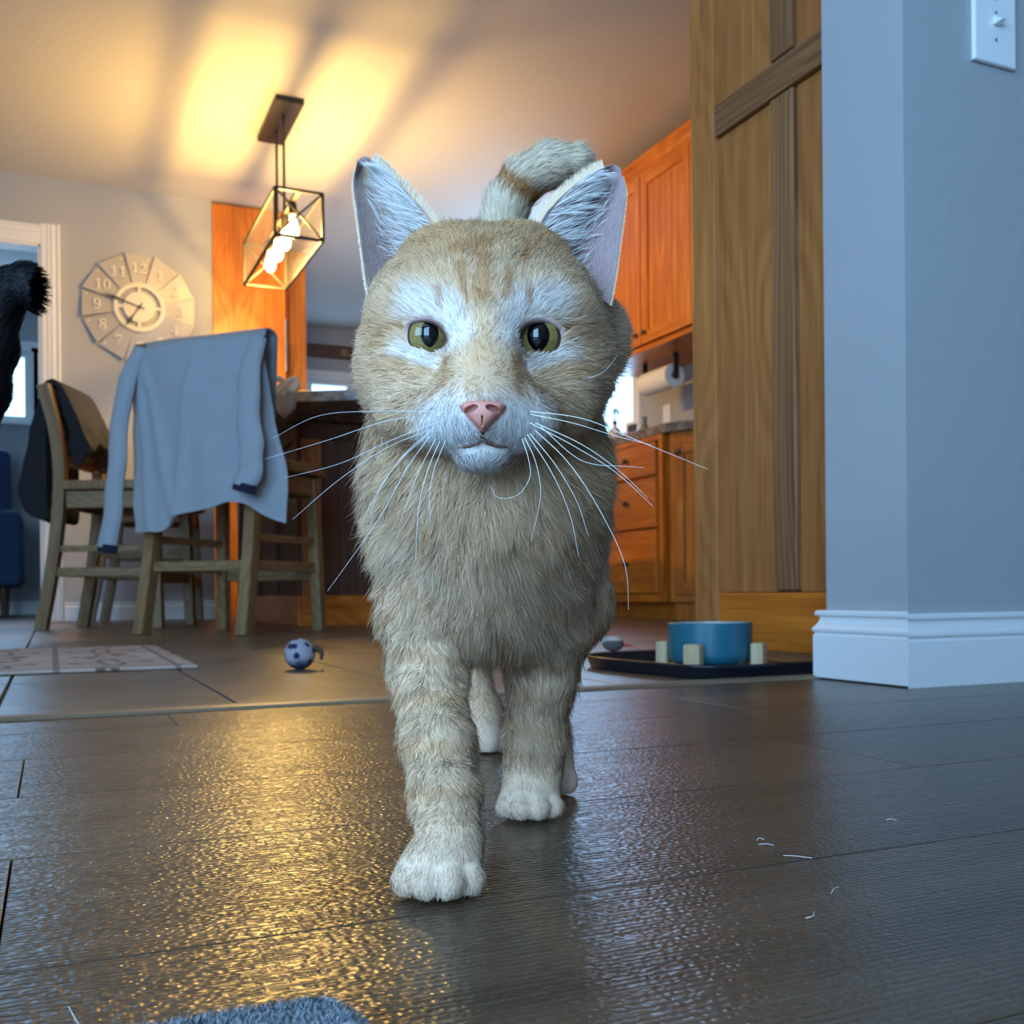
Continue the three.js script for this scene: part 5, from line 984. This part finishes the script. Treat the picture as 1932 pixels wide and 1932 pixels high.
// whiskers: root pixel, bend, tip, with the depth growing towards the cheek side
{
  const wm = new THREE.MeshPhysicalMaterial({ color: lin(0.93, 0.93, 0.95), roughness: 0.35 });
  const list = [
    [[835, 778, .455], [700, 776, .44], [600, 785, .43], [512, 828, .42]], [[840, 785, .455], [740, 792, .44], [620, 830, .43], [500, 866, .42]], [[830, 795, .455], [740, 830, .445], [640, 875, .435], [535, 902, .43]], [[828, 805, .455], [730, 845, .44], [640, 905, .43], [552, 980, .42]],
    [[815, 812, .458], [770, 850, .45], [720, 915, .445], [680, 992, .44]], [[812, 822, .458], [770, 880, .45], [720, 970, .44], [640, 1085, .43], [618, 1115, .43]], [[822, 828, .458], [790, 890, .45], [768, 950, .445], [755, 985, .44]], [[830, 832, .458], [806, 890, .45], [790, 960, .445], [784, 1060, .44]], [[840, 832, .458], [818, 890, .45], [810, 940, .447], [812, 985, .445]], [[812, 816, .458], [745, 880, .45], [705, 950, .445], [700, 990, .44]],
    [[1000, 776, .455], [1100, 790, .445], [1200, 830, .435], [1335, 885, .42]], [[1002, 782, .455], [1080, 798, .445], [1160, 822, .44], [1230, 840, .43]], [[1000, 798, .455], [1080, 840, .445], [1160, 890, .435], [1232, 955, .425]], [[1010, 798, .455], [1100, 840, .445], [1170, 890, .435], [1222, 940, .43]], [[1010, 812, .458], [1070, 870, .45], [1130, 960, .44], [1180, 1070, .43], [1186, 1150, .43]], [[1000, 818, .458], [1050, 880, .45], [1090, 950, .445], [1110, 1012, .44]], [[995, 820, .458], [1040, 890, .45], [1075, 970, .445], [1092, 1050, .44]], [[990, 826, .458], [1010, 870, .45], [1020, 930, .447], [1002, 1020, .445]], [[985, 828, .458], [998, 870, .45], [1000, 900, .448], [975, 935, .447], [938, 938, .448], [925, 915, .45]], [[1020, 805, .46], [1100, 870, .455], [1180, 880, .45], [1215, 882, .445]], [[1060, 700, .5], [1110, 712, .5], [1140, 700, .49], [1165, 670, .48]],
  ];
  for (const w of list) part('whisker', tube(w.map(([a, b, d]) => K(a, b, d)), 0.00018, 30, 5, (k) => 1.05 - 0.8 * k), wm, cat);
}

// ---------------------------------------------------------------- the black cat, of which the photograph shows the tail
{
  const d0 = 0.98, u0 = -0.66, [gx, gz] = toXZ(u0, d0);
  const t = thing('cat', 'black cat with raised bushy tail at the edge of dining floor', 'cat', [gx, 0, gz], -YAW);
  const Q = (a, b, d) => { const [u, v] = dir(a, b); return [u * d - u0, EYE + v * d, -(d - d0)]; };
  const P = [], c = (a, ra, b, rb, o) => P.push(capsule(a, ra, b, rb, { len: 0.014, lift: 0.45, k: 0.03, flow: [-0.8, -0.5, -0.3], ...o }));
  const rump = [0.01, 0.205, 0.02], mid = [-0.12, 0.20, -0.04], chest = [-0.24, 0.205, -0.09];
  c(rump, 0.05, mid, 0.056); c(mid, 0.056, chest, 0.05); c(chest, 0.042, [-0.31, 0.265, -0.12], 0.032);
  P.push(ellip([-0.345, 0.29, -0.135], [0.042, 0.036, 0.038], { len: 0.009, lift: 0.35, k: 0.02, flow: [0.8, 0.2, 0.3] }), ellip([-0.378, 0.277, -0.15], [0.017, 0.013, 0.016], { len: 0.005, lift: 0.3, k: 0.01, flow: [0.6, 0, 0] }));
  for (const s of [-1, 1]) {
    const ox = -s * 0.012, oz = s * 0.034;
    c([0.0 + ox, 0.18, 0.02 + oz], 0.036, [-0.035 + ox, 0.115, 0.0 + oz], 0.024); c([-0.035 + ox, 0.115, oz], 0.022, [0.03 + ox, 0.075, 0.02 + oz], 0.0125, { k: 0.015 }); c([0.03 + ox, 0.075, 0.02 + oz], 0.0125, [0.01 + ox, 0.015, 0.01 + oz], 0.0115, { k: 0.01 }); c([0.01 + ox, 0.0125, 0.01 + oz], 0.0115, [-0.02 + ox, 0.0105, 0.0 + oz], 0.0125, { k: 0.01, len: 0.005 });
    c([-0.235 + ox, 0.16, -0.09 + oz], 0.026, [-0.225 + ox, 0.09, -0.09 + oz], 0.016); c([-0.225 + ox, 0.09, -0.09 + oz], 0.015, [-0.235 + ox, 0.015, -0.09 + oz], 0.011, { k: 0.01 }); c([-0.235 + ox, 0.0125, -0.09 + oz], 0.0115, [-0.26 + ox, 0.0105, -0.1 + oz], 0.0125, { k: 0.01, len: 0.005 });
    c([-0.345, 0.315, -0.135 + s * 0.022], 0.011, [-0.342, 0.352, -0.13 + s * 0.032], 0.003, { k: 0.008, len: 0.005, flow: [0, 1, 0] });
  }
  const tail = [[[0.03, 0.235, 0.035], 0.018], [Q(-62, 830, 0.92), 0.0185], [Q(-30, 740, 0.915), 0.0175], [Q(-12, 660, 0.91), 0.0165], [Q(-4, 590, 0.905), 0.0155], [Q(16, 548, 0.9), 0.0148], [Q(48, 536, 0.895), 0.0145], [Q(74, 552, 0.89), 0.0138], [Q(93, 572, 0.885), 0.0105]];
  for (let i = 0; i < tail.length - 1; i++) { const [a, ra] = tail[i], [b, rb] = tail[i + 1]; c(a, ra, b, rb, { k: 0.01, len: 0.010, lift: 0.5, flow: [b[0] - a[0], b[1] - a[1], b[2] - a[2]] }); }
  const g = skinMesh(fieldOf(P, (d, x, y) => Math.max(d, 0.0012 - y)), [-0.42, 0, -0.22], [0.24, 0.46, 0.12], 0.0042), black = () => [0.008, 0.0075, 0.0085];
  part('body', g, std({ color: lin(0.007, 0.0065, 0.0075), roughness: 0.8 }), t);
  const f = new Fur(90000), o = { tmp: new Float32Array(P.length), width: 0.0003 };
  scatter(g, 1.5e5, (x, y, z) => x > 0.04 && y > 0.24 ? 9 : 1, (x, y, z, nx, ny, nz) => hairAt(f, P, null, black, o, x, y, z, nx, ny, nz));
  part('fur', f.geometry(), new THREE.MeshPhysicalMaterial({ vertexColors: true, roughness: 0.55, side: THREE.DoubleSide, specularIntensity: 0.5 }), t).userData.kind = 'stuff';
  const em = new THREE.MeshPhysicalMaterial({ color: lin(0.35, 0.33, 0.08), roughness: 0.1, clearcoat: 1 });
  for (const s of [-1, 1]) part('eye', new THREE.SphereGeometry(0.008, 20, 14), em, t, [-0.378, 0.297, -0.145 + s * 0.016]);
  console.log('black hairs', f.k);
}
// ---------------------------------------------------------------- rug under the viewer, with its pile
{
  const t = thing('rug', 'blue-grey fuzzy rug corner lying on the wood floor', 'rug', [0, 0, 0]);
  const X1 = 0.078, Z1 = -0.313, X0 = -0.75, Z0 = 0.55, blue = std({ color: lin(0.46, 0.51, 0.57), roughness: 1 });
  const s = new THREE.Shape(); const r = 0.018;
  s.moveTo(X0, -Z0); s.lineTo(X1, -Z0); s.lineTo(X1, -Z1 - r); s.quadraticCurveTo(X1, -Z1, X1 - r, -Z1); s.lineTo(X0, -Z1); s.closePath();
  const g = new THREE.ExtrudeGeometry(s, { depth: 0.006, bevelEnabled: true, bevelSize: 0.003, bevelThickness: 0.002, bevelSegments: 2 }).rotateX(-Math.PI / 2).translate(0, 0.0025, 0);
  part('base', g, blue, t);
  part('stitching', (() => { const out = []; for (let k = 0; k < 34; k++) out.push(tube([[X1 - 0.022 - k * 0.009, 0.0125, Z1 + 0.021], [X1 - 0.026 - k * 0.009, 0.0145, Z1 + 0.0225], [X1 - 0.031 - k * 0.009, 0.0125, Z1 + 0.024]], 0.0016, 6, 6)); return out; })(), std({ color: lin(0.5, 0.56, 0.62), roughness: 1 }), t);
  const f = new Fur(45000);
  for (let k = 0; k < 45000; k++) {
    let x = X1 - Math.pow(rnd(), 1.4) * 0.34, z = Z1 + Math.pow(rnd(), 1.7) * 0.12; const e = rnd() < 0.3; let nx = 0, nz = 0;
    if (e) { if (rnd() < 0.72) { z = Z1 - 0.002; nz = -1; } else { x = X1 + 0.002; nx = 1; } }
    const cx = X1 - r, cz = Z1 + r; if (x > cx && z < cz) { const a = Math.atan2(z - cz, x - cx), q = Math.min(Math.hypot(x - cx, z - cz), r + 0.002); x = cx + Math.cos(a) * q; z = cz + Math.sin(a) * q; if (e) { nx = Math.cos(a); nz = Math.sin(a); } }
    const y = e ? 0.002 + rnd() * 0.009 : 0.0105, jx = (rnd() - 0.5) * 1.3 + nx * 0.8, jz = (rnd() - 0.5) * 1.3 + nz * 0.8, jy = e ? 0.25 + rnd() * 0.5 : 0.5 + rnd(), l = Math.hypot(jx, jy, jz), v = 0.75 + 0.5 * rnd();
    if (!e && Math.abs(z - Z1 - 0.0225) < 0.003) continue;
    f.add(x, y, z, nx * 0.5, 0.9, nz * 0.5, jx / l, jy / l, jz / l, jx / l, jy / l * 0.4, jz / l, 0.0022 + 0.0022 * rnd(), 0.00016, [0.47 * v, 0.53 * v, 0.59 * v], [0.55 * v, 0.61 * v, 0.67 * v], rnd() * 3);
  }
  part('pile', f.geometry(), std({ vertexColors: true, roughness: 1, side: THREE.DoubleSide }), t).userData.kind = 'stuff';
}
// ---------------------------------------------------------------- shed hairs on the boards
{
  const m = std({ color: lin(0.75, 0.72, 0.68), roughness: 0.5 });
  for (const [a, b, c] of [[[1478, 1614], [1502, 1615], [1532, 1619]], [[1432, 1593], [1446, 1592], [1460, 1595]], [[1568, 1686], [1573, 1677], [1582, 1673]], [[1520, 1732], [1532, 1729], [1536, 1720]], [[1442, 1584], [1432, 1581], [1428, 1586]], [[1672, 1547], [1680, 1545], [1692, 1548]], [[148, 1932], [138, 1915], [130, 1900]]]) {
    const P = [a, b, c].map(([x, y], i) => onFloor(x, y, i === 1 ? 0.0016 : 0.0007).toArray());
    obj('shed_hair', tube(P, 0.00017, 12, 5), m, 'pale shed cat hair lying on dark floorboard', 'hair', 'shed hairs on the floorboards');
  }
}
renderer.render(scene, camera);
